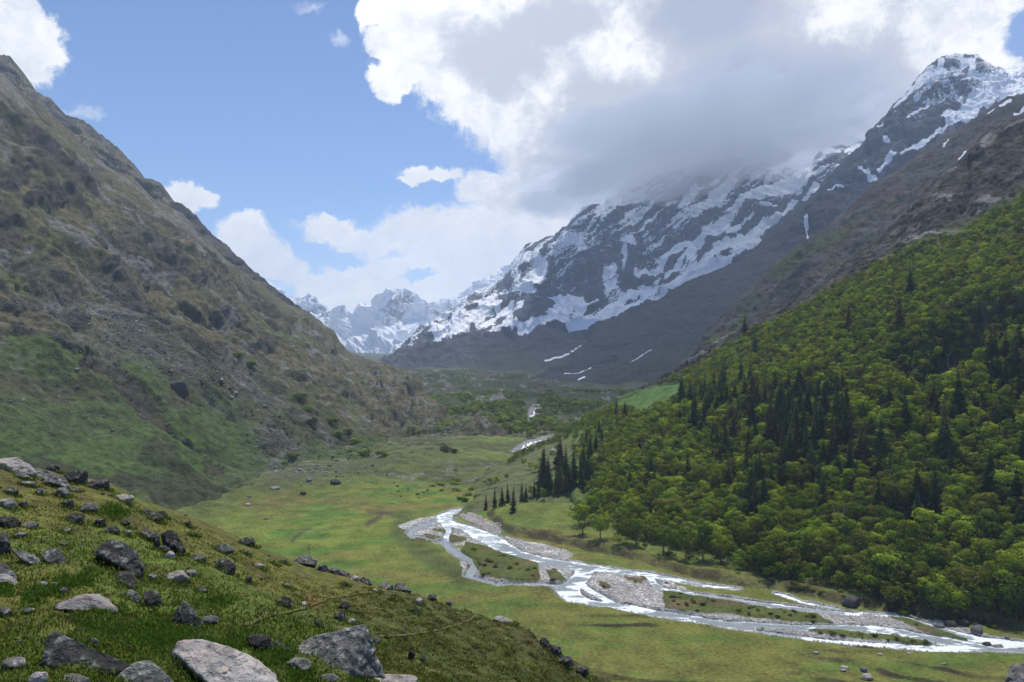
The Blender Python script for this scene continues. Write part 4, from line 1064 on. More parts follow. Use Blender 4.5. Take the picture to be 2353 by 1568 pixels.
for n_, poly, lab, grp, sz, dk in [(45, [(560, 900), (700, 960), (860, 1060), (640, 1090), (560, 1000)], 'low scrub bush on the brushy lower mountainside', 'bushes on the lower mountainside', (1.2, 2.6), True),
                                (26, [(1050, 1075), (1160, 1080), (1120, 1160), (1000, 1150), (960, 1110)], 'young leafy bush on the rough ground left of the firs', 'bushes on the rough valley ground', (2.2, 4.2), False),
                                (26, [(700, 1085), (960, 1075), (1050, 1130), (940, 1165), (800, 1120)], 'dark dwarf bush among boulders at the head of the meadow', 'bushes at the head of the meadow', (.8, 1.7), True)]:
    c_ = 0; g_ = 0
    xs_, ys_ = [q[0] for q in poly], [q[1] for q in poly]
    while c_ < n_ and g_ < 1000:
        g_ += 1; x, y = random.uniform(min(xs_), max(xs_)), random.uniform(min(ys_), max(ys_))
        if not in_poly(np.array(x), np.array(y), poly): continue
        p = lfoot(x, y)
        if p is None: continue
        s_ = random.uniform(*sz); shrub('bush', (dk_me if dk else sh_me)[random.randrange(4)], p, s_, s_ * .8, lab, 'bush', grp); c_ += 1
# shrubs on the river islands and bars
IS = zc(O3, 2.9617, [(500, 870, 30), (60, 740, 40), (110, 780, 34), (160, 700, 30), (250, 760, 30), (330, 800, 26), (30, 770, 30), (200, 790, 26), (840, 915, 22), (1060, 880, 22), (1320, 985, 24), (1450, 1020, 30), (1520, 1040, 34), (1590, 1010, 24), (1410, 1040, 24), (1760, 1075, 30), (1270, 890, 18)]) + \
     zc(O4, 2.9617, [(550, 1235, 46), (470, 1230, 30), (730, 1240, 34), (830, 1250, 36), (1180, 1290, 40), (990, 1270, 30), (1100, 1285, 26), (410, 1120, 40), (130, 1100, 26), (70, 1195, 14), (620, 1250, 30), (940, 1075, 34), (1240, 1110, 34)])
for q in range(90):
    pl = [islands[4], islands[5], islands[6], islands[8], zz(O3, [(-80, 650), (220, 720), (390, 790), (380, 870), (0, 840)])][random.choice([0, 0, 1, 2, 3, 4, 4])]
    x, y = random.uniform(min(p[0] for p in pl), max(p[0] for p in pl)), random.uniform(min(p[1] for p in pl), max(p[1] for p in pl))
    if in_poly(np.array(x), np.array(y), pl): IS.append((x, y, random.uniform(4, 9)))
for x, y, wpx in IS:
    p = ray(floor_bvh, x, y + 2)
    if p is None: continue
    s_ = wpx * 1.15 / FPX * p.y * .9
    side_ = 'on the big grassy island left of the fork' if x < 1240 else ('on the gravel island right of the fork' if x < 1700 else 'on the gravel bars of the lower river')
    shrub('willow_bush', (dk_me if random.random() < .7 else sh_me)[random.randrange(4)], p, s_, s_ * .8, 'low dark willow bush ' + side_, 'bush', 'willow bushes ' + side_)

# bushes along the forest foot and a few bare trees
for q in range(46):
    t_ = random.random(); x = 1340 + 960 * t_; y = float(np.interp(x, [p[0] for p in base_f], [p[1] for p in base_f])) + random.uniform(-10, 8)
    p = foot(x, y)
    if p is None: continue
    s_ = random.uniform(1.0, 2.3); dk = random.random() < .6
    shrub('bush', (dk_me if dk else sh_me)[random.randrange(4)], p, s_, s_ * .85, ('dark' if dk else 'fresh green') + ' undergrowth bush at the forest foot above the river', 'bush', ('dark' if dk else 'green') + ' bushes at the forest foot')
snag_me = []
for i in range(4):
    rs = np.random.RandomState(700 + i)
    cl = np.array([(rs.uniform(-.25, .25), rs.uniform(-.25, .25), rs.uniform(.55, 1.0), .1) for _ in range(10)])
    snag_me.append(trunk_mesh('bare_limbs', cl, 70 + i, .022, .8)); snag_me[-1].materials[0] = paleBark
for x, y, hp, lab in [(1580, 1250, 60, 'bare grey tree leaning at the forest edge above the bank'), (1617, 1236, 70, 'bare branching tree among the lower bright crowns'), (2100, 890, 60, 'leafless tree at the mouth of the wooded gully'), (2130, 872, 55, 'leafless tree higher in the wooded gully'), (2180, 846, 50, 'leafless tree in the upper wooded gully'), (2335, 1425, 80, 'bare tangled tree at the right edge over the river'), (1935, 1245, 90, 'bare pale tree standing in the lower forest'), (1150, 1205, 26, 'small bare tree bent over the meadow near the river bend'), (2260, 1330, 90, 'pale dead tree between the lower right crowns')]:
    p = foot(x, y)
    if p is None: continue
    o = link('bare_tree', snag_me[random.randrange(4)], None, (p.x, p.y, p.z)); h = hp / FPX * p.y; o.scale = (h, h, h); o.rotation_euler = (random.uniform(-.15, .15), random.uniform(-.15, .15), random.uniform(0, 6.28)); tag(o, lab, 'tree')
# ================================================================== BOULDERS AND STONES
def rock_mat(name, a, b, lich, patch):
    m, k, out = material(name)
    O = k.obj(); r = k.rnd()
    P = k.v('ADD', O, k.v('SCALE', (37.0, 11.0, 23.0), r))
    n = k.noise(P, 1.4, 7, .68); n2 = k.noise(P, 7, 5, .7); vo = k.vor(P, 6.5)
    f = k.m('ADD', k.m('MULTIPLY', n, .55), k.m('MULTIPLY', n2, .45))
    c = k.mix(k.ss(f, .32, .68), a, b)
    c = k.mix(k.m('MULTIPLY', k.ss(n2, .52, .64), patch), c, lich)
    c = k.mix(k.m('MULTIPLY', k.ss(k.noise(P, 2.1, 5, .7, out='Fac'), .58, .68), .55), c, (.035, .033, .03))
    c = k.v('SCALE', c, k.m('ADD', .75, k.m('MULTIPLY', r, .5)))
    principled(k, out, c, .92, k.bump(k.m('ADD', f, k.m('MULTIPLY', vo, .35)), 1.0, .16), .2)
    return m
ROCK = {'dark': rock_mat('dark_lichen_rock', (.022, .021, .019), (.085, .08, .072), (.25, .25, .23), .75),
        'grey': rock_mat('grey_rock', (.065, .062, .056), (.22, .21, .195), (.40, .39, .36), .7),
        'pale': rock_mat('pale_rock', (.20, .18, .16), (.46, .43, .40), (.48, .33, .25), .55)}

_ico = {}
def ico(n):
    if n not in _ico:
        import bmesh
        bm = bmesh.new(); bmesh.ops.create_icosphere(bm, subdivisions=n, radius=1.0)
        bm.verts.ensure_lookup_table()
        _ico[n] = (np.array([v.co[:] for v in bm.verts]), np.array([[v.index for v in f.verts] for f in bm.faces])); bm.free()
    return _ico[n]

def hull(poly):
    pts = sorted(set(map(tuple, poly)))
    def half(ps):
        h = []
        for p in ps:
            while len(h) > 1 and (h[-1][0] - h[-2][0]) * (p[1] - h[-2][1]) - (h[-1][1] - h[-2][1]) * (p[0] - h[-2][0]) <= 0: h.pop()
            h.append(p)
        return h[:-1]
    return half(pts) + half(pts[::-1])

def rock_shape(poly, ry, seed, sub=4, sharp=34, rough=.055):
    """faceted boulder whose outline seen from the front is poly (x, z in metres about 0,0)"""
    rs = np.random.RandomState(seed)
    D, F = ico(sub); poly = hull(poly); n = len(poly)
    N_, d_ = [], []
    for i in range(n):
        (x0, z0), (x1, z1) = poly[i], poly[(i + 1) % n]
        ex, ez = x1 - x0, z1 - z0; L = math.hypot(ex, ez)
        if L < 1e-6: continue
        nx, nz = ez / L, -ex / L; dd = nx * x0 + nz * z0
        low = 1.18 if nz < -.35 else 1.0
        for sg in (-1, 1):
            t = rs.uniform(.12, .75); c = math.cos(t); s = math.sin(t) * sg
            N_.append((nx * c, s, nz * c)); d_.append(max(dd * c * low, 1e-3))
    for sg in (-1, 1):
        for q in range(3):
            v = np.array([rs.uniform(-.5, .5), sg, rs.uniform(-.25, .6)]); v /= np.linalg.norm(v)
            N_.append(tuple(v)); d_.append(ry * rs.uniform(.75, 1.05))
    N_, d_ = np.array(N_), np.array(d_)
    q = np.maximum(D @ N_.T, 0) / d_[None]
    r = (q ** sharp).sum(1) ** (-1 / sharp)
    V = D * r[:, None]; s = np.abs(V).max(0).mean()
    nn = fbm(V / s * 1.6 + seed * 3.1, 4, .55) * rough + (ridged(V / s * 3.0 + seed, 4, .6) - .6) * rough * 1.5
    ck = 1 - np.abs(perlin(V / s * np.array([1.3, 1.3, 2.2]) + seed * 5.7)) * 9; nn = nn - np.maximum(ck, 0) * .045
    return V * (1 + nn)[:, None], F

def add_rock(o_px, pts, tone, label, bvh, name='boulder', group=None, sub=4, seed=None, cat='boulder', ryf=1.0):
    """pts: outline in photo pixels (2353 grid)"""
    add_rock.n += 1; seed = seed or add_rock.n
    xs_ = [p[0] for p in pts]; ys_ = [p[1] for p in pts]
    x0, x1, y0, y1 = min(xs_), max(xs_), min(ys_), max(ys_); cx, cy, w_, h_ = (x0 + x1) / 2, (y0 + y1) / 2, x1 - x0, y1 - y0
    p = None; yy = y1 - .12 * h_
    while p is None or p.y > o_px:
        p = ray(bvh, cx, yy); yy += max(h_ * .2, 2)
        if yy > 1900: return None
    rel = .5 * (w_ + h_) / FPX * p.y * .55
    dc = p.y + rel * .35
    s = dc / FPX
    poly = [((a - cx) * s, (cy - b) * s) for a, b in pts]
    V, F = rock_shape(poly, rel * ryf, seed, sub)
    me = make_mesh(name, V, F, True, [ROCK[tone]])
    me.polygons.foreach_set('use_smooth', np.ones(len(F), bool))
    o = link(name, me, None, tuple(unproj(cx, cy, dc)))
    if bvh is hill_bvh: SKIRT.append((o.location.copy(), w_ / 2 * s, rel * ryf))
    return tag(o, label, cat, group)
add_rock.n = 0; SKIRT = []

def box_poly(b, seed):
    """irregular outline filling a measured box"""
    rs = np.random.RandomState(seed); x0, y0, x1, y1 = b
    n = rs.randint(6, 9); a0 = rs.rand() * 6.28; P = []
    for i in range(n):
        a = a0 + 6.283 * (i + rs.uniform(-.28, .28)) / n
        c, s = math.cos(a), math.sin(a); q = (abs(c) ** 3.2 + abs(s) ** 3.2) ** (-1 / 3.2) * rs.uniform(.86, 1.0)
        P.append((.5 + .5 * c * q, .5 + .5 * s * q))
    P = np.array(P); P = (P - P.min(0)) / (P.max(0) - P.min(0))
    return [(x0 + (x1 - x0) * a, y0 + (y1 - y0) * b_) for a, b_ in P]

OO = {1: (0.0, 1038.6), 2: O2, 3: O3, 4: O4}
def pz(o, L): return [(OO[o][0] + a / 2.9617, OO[o][1] + b / 2.9617) for a, b in L]
BIGROCKS = [
 (1, [(655, 680), (700, 610), (770, 590), (850, 620), (930, 710), (980, 790), (975, 830), (940, 858), (800, 800), (690, 720)], 'dark', 'largest dark boulder on the grassy hillside, long and tilted down to the right'),
 (1, [(1140, 1180), (1180, 1100), (1250, 1010), (1265, 1010), (1350, 1110), (1400, 1220), (1300, 1215)], 'dark', 'dark pyramid shaped boulder standing behind the tall grass'),
 (1, [(330, 1250), (365, 1222), (450, 1255), (560, 1310), (700, 1365), (880, 1445), (760, 1500), (500, 1510), (380, 1470), (335, 1400)], 'dark', 'big black wedge boulder with a ridge sloping right, near the bottom left'),
 (1, [(1180, 1340), (1200, 1290), (1300, 1270), (1420, 1275), (1560, 1320), (1740, 1420), (1900, 1590), (1700, 1660), (1350, 1560), (1240, 1430)], 'pale', 'large pale boulder with a rusty pink patch at the bottom edge'),
 (1, [(690, 1640), (800, 1500), (920, 1430), (1040, 1450), (1130, 1500), (1250, 1640)], 'grey', 'speckled grey boulder peaking between the black wedge and the pale boulder'),
 (1, [(370, 1610), (420, 1520), (500, 1508), (600, 1540), (640, 1610)], 'grey', 'boulder cut by the bottom edge under the black wedge'),
 (1, [(1090, 560), (1150, 530), (1200, 545), (1260, 660), (1220, 700), (1150, 680), (1100, 610)], 'dark', 'upright dark boulder with a pale right edge, below the skyline rocks'),
 (1, [(285, 690), (330, 650), (410, 660), (455, 740), (430, 770), (300, 715)], 'grey', 'grey boulder split into a light top and a shaded right facet'),
 (1, [(75, 655), (140, 670), (230, 700), (260, 750), (240, 780), (170, 770)], 'grey', 'long boulder with a dark blunt right end'),
 (1, [(-80, 60), (0, 45), (110, 35), (200, 90), (235, 125), (220, 155), (100, 150), (-80, 130)], 'pale', 'broad pale slab with dark underside on the skyline at the left edge'),
 (1, [(220, 130), (290, 115), (370, 150), (365, 190), (300, 205), (230, 175)], 'grey', 'grey boulder leaning against the pale skyline slab'),
 (1, [(285, 100), (340, 85), (400, 90), (420, 140), (330, 140)], 'dark', 'dark lumpy boulder on the skyline behind the leaning grey one'),
 (1, [(300, 190), (390, 150), (440, 170), (470, 220), (440, 262), (330, 235)], 'grey', 'boulder with a dark right end below the skyline heap'),
 (1, [(430, 150), (530, 125), (585, 125), (580, 232), (500, 215), (440, 185)], 'dark', 'angular block with a sheer right face on the skyline'),
 (1, [(580, 210), (640, 190), (745, 190), (750, 260), (680, 242), (590, 228)], 'dark', 'flat skyline boulder right of the angular block'),
 (1, [(350, 1048), (470, 1020), (560, 965), (620, 985), (720, 1060), (790, 1075), (740, 1092), (560, 1085)], 'pale', 'pale lichen covered slab sunk in the turf above the tall grass'),
 (2, [(360, 1350), (450, 1270), (640, 1215), (760, 1185), (850, 1175), (885, 1210), (930, 1340), (980, 1500), (940, 1515), (850, 1470), (690, 1400), (480, 1358)], 'grey', 'biggest grey boulder at the bottom, rising to a point over a steep right side'),
 (2, [(815, 1585), (860, 1522), (960, 1510), (1150, 1515), (1210, 1540), (1200, 1620), (830, 1620)], 'pale', 'flat pale slab at the bottom edge right of the pointed grey boulder'),
 (2, [(45, 1260), (100, 1250), (200, 1270), (225, 1330), (180, 1370), (80, 1310)], 'dark', 'jagged dark rock left of the pointed grey boulder'),
 (2, [(210, 1290), (260, 1290), (340, 1335), (320, 1345), (220, 1315)], 'grey', 'thin grey slab tilted beside the jagged dark rock'),
 (1, [(-60, 560), (20, 550), (70, 620), (75, 670), (20, 720), (-60, 715)], 'dark', 'tall dark boulder cut by the left edge'),
 (1, [(-60, 760), (30, 755), (80, 800), (105, 850), (90, 890), (-60, 860)], 'grey', 'rounded grey boulder at the left edge under the tall dark one'),
 (1, [(-60, 840), (30, 828), (90, 860), (125, 900), (60, 910), (-60, 905)], 'pale', 'low pale boulder at the left edge in front of the rounded grey one'),
 (1, [(740, 855), (800, 820), (860, 810), (930, 865), (935, 920), (880, 932), (770, 900)], 'dark', 'squat boulder with a pale top at the lower end of the largest dark boulder'),
 (1, [(840, 960), (880, 938), (930, 950), (955, 1000), (940, 1025), (870, 1020)], 'grey', 'grey stone on the left of a touching pair'),
 (1, [(970, 970), (1010, 945), (1080, 960), (1102, 1010), (1085, 1055), (1000, 1060)], 'dark', 'round dark stone on the right of a touching pair'),
 (1, [(1465, 760), (1490, 725), (1560, 725), (1612, 780), (1600, 830), (1560, 836), (1480, 800)], 'dark', 'dark cubic boulder alone in the middle of the hillside'),
 (1, [(940, 450), (985, 386), (1020, 400), (1110, 440), (1080, 467), (960, 462)], 'dark', 'dark wedge rock near the crest with a long right tail'),
 (1, [(1070, 405), (1120, 402), (1145, 425), (1140, 448), (1085, 440)], 'dark', 'small dark block behind the tail of the wedge rock'),
 (1, [(-40, 440), (100, 440), (137, 470), (110, 527), (-40, 500)], 'dark', 'dark flat topped boulder cut by the left edge'),
 (1, [(940, 560), (975, 525), (1050, 560), (1085, 570), (1080, 612), (1000, 605)], 'dark', 'two humped dark rock left of the upright boulder'),
 (1, [(1050, 600), (1085, 570), (1090, 640), (1070, 670), (1045, 650)], 'dark', 'narrow dark stone wedged beside the upright boulder'),
 (1, [(1080, 640), (1120, 630), (1160, 660), (1150, 690), (1090, 680)], 'dark', 'dark stone at the foot of the upright boulder'),
 (2, [(355, 750), (420, 700), (470, 705), (530, 740), (522, 782), (400, 785)], 'grey', 'grey boulder on the skyline above the meadow, left of the bushy rock'),
 (2, [(520, 800), (540, 765), (590, 770), (610, 820), (560, 822)], 'dark', 'dark rock with turf on top on the skyline'),
 (2, [(600, 800), (630, 782), (680, 800), (690, 840), (640, 840)], 'grey', 'smooth grey boulder on the skyline right of the turfy rock'),
 (2, [(660, 820), (700, 806), (745, 825), (757, 852), (680, 852)], 'grey', 'low rounded boulder touching the smooth skyline boulder'),
 (2, [(745, 860), (780, 840), (812, 855), (810, 880), (760, 878)], 'pale', 'small pale stone on the skyline between two darker ones'),
 (2, [(810, 870), (840, 850), (880, 868), (905, 905), (860, 900)], 'dark', 'dark pointed rock last in the skyline row'),
 (2, [(940, 910), (980, 888), (1040, 900), (1047, 936), (960, 936)], 'grey', 'left boulder of the rounded pale pair above the footpath'),
 (2, [(1035, 930), (1070, 890), (1110, 895), (1172, 948), (1100, 957), (1050, 950)], 'grey', 'right boulder of the rounded pale pair above the footpath'),
 (2, [(256, 1015), (290, 982), (340, 990), (352, 1040), (310, 1062)], 'dark', 'dark stone with a light cap just above the footpath'),
 (2, [(670, 1050), (700, 1018), (740, 1025), (752, 1070), (710, 1088)], 'dark', 'upper dark stone of a close pair below the footpath'),
 (2, [(642, 1110), (680, 1075), (715, 1085), (726, 1140), (690, 1162), (655, 1145)], 'dark', 'lower dark stone of a close pair below the footpath'),
 (2, [(725, 1150), (760, 1130), (788, 1140), (780, 1172), (740, 1172)], 'pale', 'small pinkish stone right of the close dark pair'),
 (2, [(770, 1095), (795, 1080), (822, 1092), (815, 1116), (780, 1114)], 'dark', 'small dark stone apart on the right of the close pair'),
 (2, [(500, 1135), (550, 1160), (605, 1215), (580, 1205), (520, 1180)], 'dark', 'slanting dark shard in the heath above the pointed grey boulder'),
 (2, [(320, 1430), (370, 1396), (440, 1405), (490, 1450), (480, 1482), (340, 1465)], 'grey', 'low grey mound of rock in the turf left of the pointed boulder'),
 (3, [(88, 1135), (120, 1115), (180, 1128), (243, 1166), (232, 1174), (110, 1150)], 'pale', 'tan slab lying on the crest of the green knoll'),
 (4, [(1700, 1640), (1730, 1520), (1800, 1450), (1851, 1430), (1990, 1420), (2050, 1640)], 'grey', 'mossy grey boulder cut by the bottom right corner'),
]
for o_, pts, tone, lab in BIGROCKS:
    add_rock(75, pz(o_, pts), tone, lab, hill_bvh, seed=add_rock.n * 7 + 3, sub=6 if max(p[0] for p in pts) - min(p[0] for p in pts) > 200 else 5)

MID = [
 (1, (100, 145, 205, 195), 'grey', 'olive tinted rounded stone below the pale skyline slab'), (1, (130, 197, 245, 240), 'grey', 'flat grey stone below the rounded olive one'), (1, (25, 240, 120, 300), 'dark', 'ragged dark stone near the left edge under the skyline'),
 (1, (375, 240, 480, 315), 'grey', 'grey stone with light top below the skyline heap'), (1, (475, 240, 535, 280), 'grey', 'small grey stone under the angular skyline block'), (1, (415, 320, 505, 390), 'dark', 'dark upright stone below the skyline heap'),
 (1, (555, 350, 665, 420), 'grey', 'rounded grey stone with a cracked top in bright grass'), (1, (5, 315, 110, 400), 'pale', 'light grey block near the left edge'), (1, (130, 335, 195, 385), 'dark', 'small dark stone right of the light grey block'),
 (1, (240, 245, 295, 300), 'grey', 'slender grey stone tilted downhill above the flat turf'), (1, (155, 475, 260, 530), 'grey', 'flat grey stone lying on bare turf'), (1, (445, 410, 570, 500), 'dark', 'dark rock trailing rubble to the right'),
 (1, (630, 450, 725, 525), 'dark', 'dark stone with white lichen top'), (1, (715, 505, 820, 570), 'dark', 'brown black stone downhill of the white topped one'), (1, (830, 530, 895, 578), 'grey', 'small grey stone between two dark rocks'),
 (1, (775, 285, 910, 355), 'pale', 'long pale tan stone near the crest'), (1, (95, 545, 190, 590), 'grey', 'low grey stone beside the dark left edge boulder'), (1, (400, 610, 460, 650), 'grey', 'small grey stone left of the largest dark boulder'),
 (1, (1380, 1115, 1485, 1180), 'grey', 'grey stone behind the right side of the pyramid boulder'), (1, (1440, 625, 1595, 705), 'grey', 'broad flat grey stone near the crest'), (1, (1630, 580, 1742, 650), 'dark', 'dark rock breaking the skyline in front of the meadow'),
 (1, (1290, 690, 1405, 760), 'grey', 'half buried grey stone on the open turf'), (1, (1140, 805, 1285, 895), 'pale', 'pale grey slab right of the largest dark boulder'), (1, (1260, 800, 1335, 850), 'pale', 'pale shard above the right end of the grey slab'),
 (1, (1325, 925, 1415, 960), 'dark', 'thin dark stone flat on the turf'), (1, (1005, 830, 1065, 880), 'grey', 'small stone just right of the largest dark boulder'), (1, (1635, 660, 1695, 705), 'dark', 'little dark stone below the skyline rock'),
 (1, (1670, 845, 1715, 905), 'dark', 'upright dark stone in the middle of the turf'), (1, (150, 1060, 235, 1100), 'grey', 'round grey stone low in the grass at left'), (1, (-10, 1050, 80, 1140), 'grey', 'grey stone with grass around it at the left edge'),
 (1, (1130, 670, 1195, 740), 'pale', 'pale leaning shard under the upright boulder'), (1, (1250, 470, 1310, 520), 'dark', 'dark stone on the crest above the meadow'), (1, (780, 460, 890, 500), 'dark', 'flat dark stone below the wedge rock'),
 (1, (262, 880, 330, 922), 'grey', 'knobbly grey stone in bright grass'), (1, (330, 888, 400, 915), 'pale', 'thin pale stone beside the knobbly one'), (1, (400, 920, 455, 970), 'grey', 'small pointed grey stone above the sunk pale slab'),
 (1, (600, 1270, 670, 1322), 'grey', 'grey stone in the grass behind the black wedge'), (1, (20, 1400, 170, 1482), 'grey', 'grey stone with a flat top left of the black wedge'), (1, (265, 1440, 340, 1492), 'dark', 'small dark stone between the flat topped stone and the wedge'),
 (1, (200, 1495, 320, 1600), 'pale', 'pale rubble stone at the bottom edge'), (1, (1290, 545, 1340, 580), 'dark', 'small dark stone by the crest, right of the upright boulder'), (1, (430, 515, 480, 550), 'pale', 'white splinter of stone on the turf'),
 (2, (85, 755, 170, 800), 'pale', 'pale oblong stone below the skyline'), (2, (295, 895, 345, 930), 'grey', 'small grey stone in the turf above the capped dark stone'), (2, (410, 1018, 455, 1056), 'pale', 'pale stone just above the red scar on the path'),
 (2, (345, 1135, 395, 1162), 'grey', 'small grey stone below the footpath'), (2, (700, 1460, 830, 1522), 'grey', 'flat grey stone below the pointed boulder'), (2, (900, 1260, 960, 1312), 'grey', 'stone tucked behind the right side of the pointed boulder'),
 (2, (1195, 990, 1245, 1052), 'pale', 'pale pinkish stone in the brown scrub on the knoll'), (2, (1170, 1060, 1225, 1112), 'dark', 'dark stone below the pinkish one on the knoll'), (2, (1275, 970, 1340, 1020), 'dark', 'brown rock on the skyline of the knoll'),
 (2, (1140, 1350, 1195, 1422), 'dark', 'dark stone standing in the heath right of the pointed boulder'), (2, (1215, 1385, 1272, 1442), 'dark', 'dark stone low in the heath near the knoll edge'), (2, (1315, 1285, 1370, 1312), 'dark', 'flat dark stone in the heath below the lower path'),
 (2, (1400, 1015, 1450, 1042), 'grey', 'small grey stone on the far edge of the knoll'), (2, (1030, 980, 1065, 1012), 'dark', 'small dark stone above the tramped turf steps'), (2, (210, 745, 255, 772), 'dark', 'small dark stone left of the pale oblong one'), (2, (275, 735, 325, 768), 'dark', 'dark stone beneath the skyline boulders'),
 (2, (690, 880, 735, 915), 'dark', 'dark stone below the smooth skyline boulder'), (2, (895, 930, 940, 958), 'pale', 'pale stone beside the footpath below the pair'), (2, (530, 1510, 680, 1570), 'grey', 'grey stone at the bottom edge left of the flat pale slab'),
]
for o_, b, tone, lab in MID:
    sd_ = add_rock.n * 5 + 2; q = pz(o_, [(b[0], b[1]), (b[2], b[3])])
    add_rock(75, box_poly((q[0][0], q[0][1], q[1][0], q[1][1]), sd_), tone, lab, hill_bvh, 'stone', seed=sd_, sub=4, cat='stone')
# knoll edge crags
for o_, b, lab in [(3, (405, 1262, 470, 1345), 'dark craggy rock at the top of the knoll edge'), (3, (455, 1310, 560, 1400), 'dark overhanging rock in the middle of the knoll edge'), (3, (530, 1390, 640, 1460), 'dark mossy rock lower on the knoll edge'), (3, (640, 1450, 740, 1530), 'dark rock lowest on the knoll edge')]:
    q = pz(o_, [(b[0], b[1]), (b[2], b[3])]); add_rock(75, box_poly((q[0][0], q[0][1], q[1][0], q[1][1]), add_rock.n), 'dark', lab, hill_bvh, 'crag', seed=add_rock.n + 9, sub=4, cat='rock')
# rocks on the meadow and along the river
RIV = [(4, (605, 975, 735, 1062), 'dark', 'large dark boulder by the stream at the forest foot'), (4, (1490, 1175, 1578, 1242), 'grey', 'grey river boulder in front of the bright bank'), (4, (1235, 1162, 1312, 1204), 'pale', 'pale river boulder at the forest edge'), (4, (1310, 1148, 1400, 1195), 'dark', 'dark boulder just right of the pale river boulder'), (4, (1400, 1140, 1480, 1190), 'dark', 'dark boulder under the overhanging trees by the river'),
       (4, (1570, 1292, 1628, 1322), 'dark', 'dark rock standing in the lower river'), (4, (1625, 1308, 1720, 1352), 'grey', 'long grey rock at the lower river edge'), (4, (600, 1455, 660, 1476), 'pale', 'pale stone on the meadow, upper of the two at left'), (4, (598, 1476, 645, 1497), 'pale', 'small pale stone on the meadow, lower of the two at left'), (4, (735, 1460, 788, 1502), 'grey', 'pointed grey stone on the meadow'), (4, (738, 1508, 828, 1560), 'pale', 'largest pale stone on the meadow near the bottom edge'),
       (4, (410, 1355, 460, 1378), 'pale', 'flat pale stone on the meadow below the long bar'), (4, (855, 1368, 890, 1386), 'pale', 'small pinkish stone on the meadow by the river'), (4, (1280, 1435, 1330, 1450), 'pale', 'flat white stone on a meadow terrace'), (4, (1050, 1365, 1090, 1380), 'pale', 'little white stone on the bank below the bushes'), (4, (1095, 1325, 1140, 1350), 'grey', 'grey stone at the water edge under the bushy bar'), (4, (1800, 1335, 1851, 1360), 'dark', 'dark rock at the river exit on the right'), (4, (1715, 1250, 1760, 1275), 'grey', 'grey stone on the far bank below the bright grass'),
       (2, (612, 180, 688, 228), 'dark', 'dark boulder at the head of the meadow'), (2, (408, 268, 450, 296), 'dark', 'small dark peaked rock on the meadow'), (2, (450, 178, 492, 208), 'grey', 'grey boulder at the meadow edge left of the dark one'), (2, (195, 234, 275, 258), 'pale', 'flat pale boulder at the foot of the mountainside'), (2, (35, 348, 72, 368), 'pale', 'white stone on the left of the meadow'), (2, (45, 295, 80, 312), 'grey', 'grey stone on the left meadow margin'), (2, (160, 448, 195, 462), 'grey', 'small grey stone in the open meadow')]
for o_, b, tone, lab in RIV:
    sd_ = add_rock.n * 3 + 1; q = pz(o_, [(b[0], b[1]), (b[2], b[3])])
    add_rock(900, box_poly((q[0][0], q[0][1], q[1][0], q[1][1]), sd_), tone, lab, floor_bvh, 'boulder', seed=sd_, sub=3)
# big white rock on the open spur and the block on the left slope
p_ = [(1262, 1036), (1270, 1030), (1278, 1036), (1276, 1044), (1264, 1046)]
add_rock(900, p_, 'pale', 'single bright white rock on the open spur', slope_bvh, seed=77, sub=3)
p_ = [(392, 878), (430, 876), (437, 890), (434, 910), (400, 914), (391, 900)]
add_rock(1500, p_, 'dark', 'big dark square block standing on the left mountainside', left_bvh, seed=78, sub=4, ryf=.4)

# --- repeated stones: small stones of the near hillside
small = []
for i in range(6):
    poly = box_poly((-1, -.62, 1, .62), 900 + i); V, F = rock_shape(poly, .75, 900 + i, 3, 14, .06)
    small.append((V, F))
small_me = {(i, t): make_mesh('loose_stone', small[i][0], small[i][1], True, [ROCK[t]]) for i in range(6) for t in ROCK}
def put_small(p, s, tone, label, group, name='loose_stone', cat='stone'):
    o = link(name, small_me[(random.randrange(6), tone)], None, (p.x, p.y, p.z + s * .12)); o.scale = (s, s * random.uniform(.7, 1.2), s * random.uniform(.7, 1.1))
    o.rotation_euler = (random.uniform(-.3, .3), random.uniform(-.3, .3), random.uniform(0, 6.28))
    return tag(o, label, cat, group)
random.seed(21); c_ = 0
while c_ < 170:
    x = random.uniform(0, 1250); y = random.uniform(1110, 1560)
    p = ray(hill_bvh, x, y)
    if p is None or p.y > 70: continue
    if x > 700 and random.random() < .55: continue
    s = random.uniform(2.5, 7.5) / FPX * p.y
    t = random.choice(['grey', 'grey', 'pale', 'dark'])
    reg = 'near the left edge' if x < 330 else ('around the upper boulders' if x < 760 and y < 1330 else ('in the heath of the knoll' if x > 820 else 'in the grass before the big boulders'))
    tn = {'grey': 'grey', 'pale': 'whitish', 'dark': 'blackish'}[t]
    put_small(p, s, t, 'small %s loose stone %s' % (tn, reg), '%s stones %s' % (tn, reg)); c_ += 1
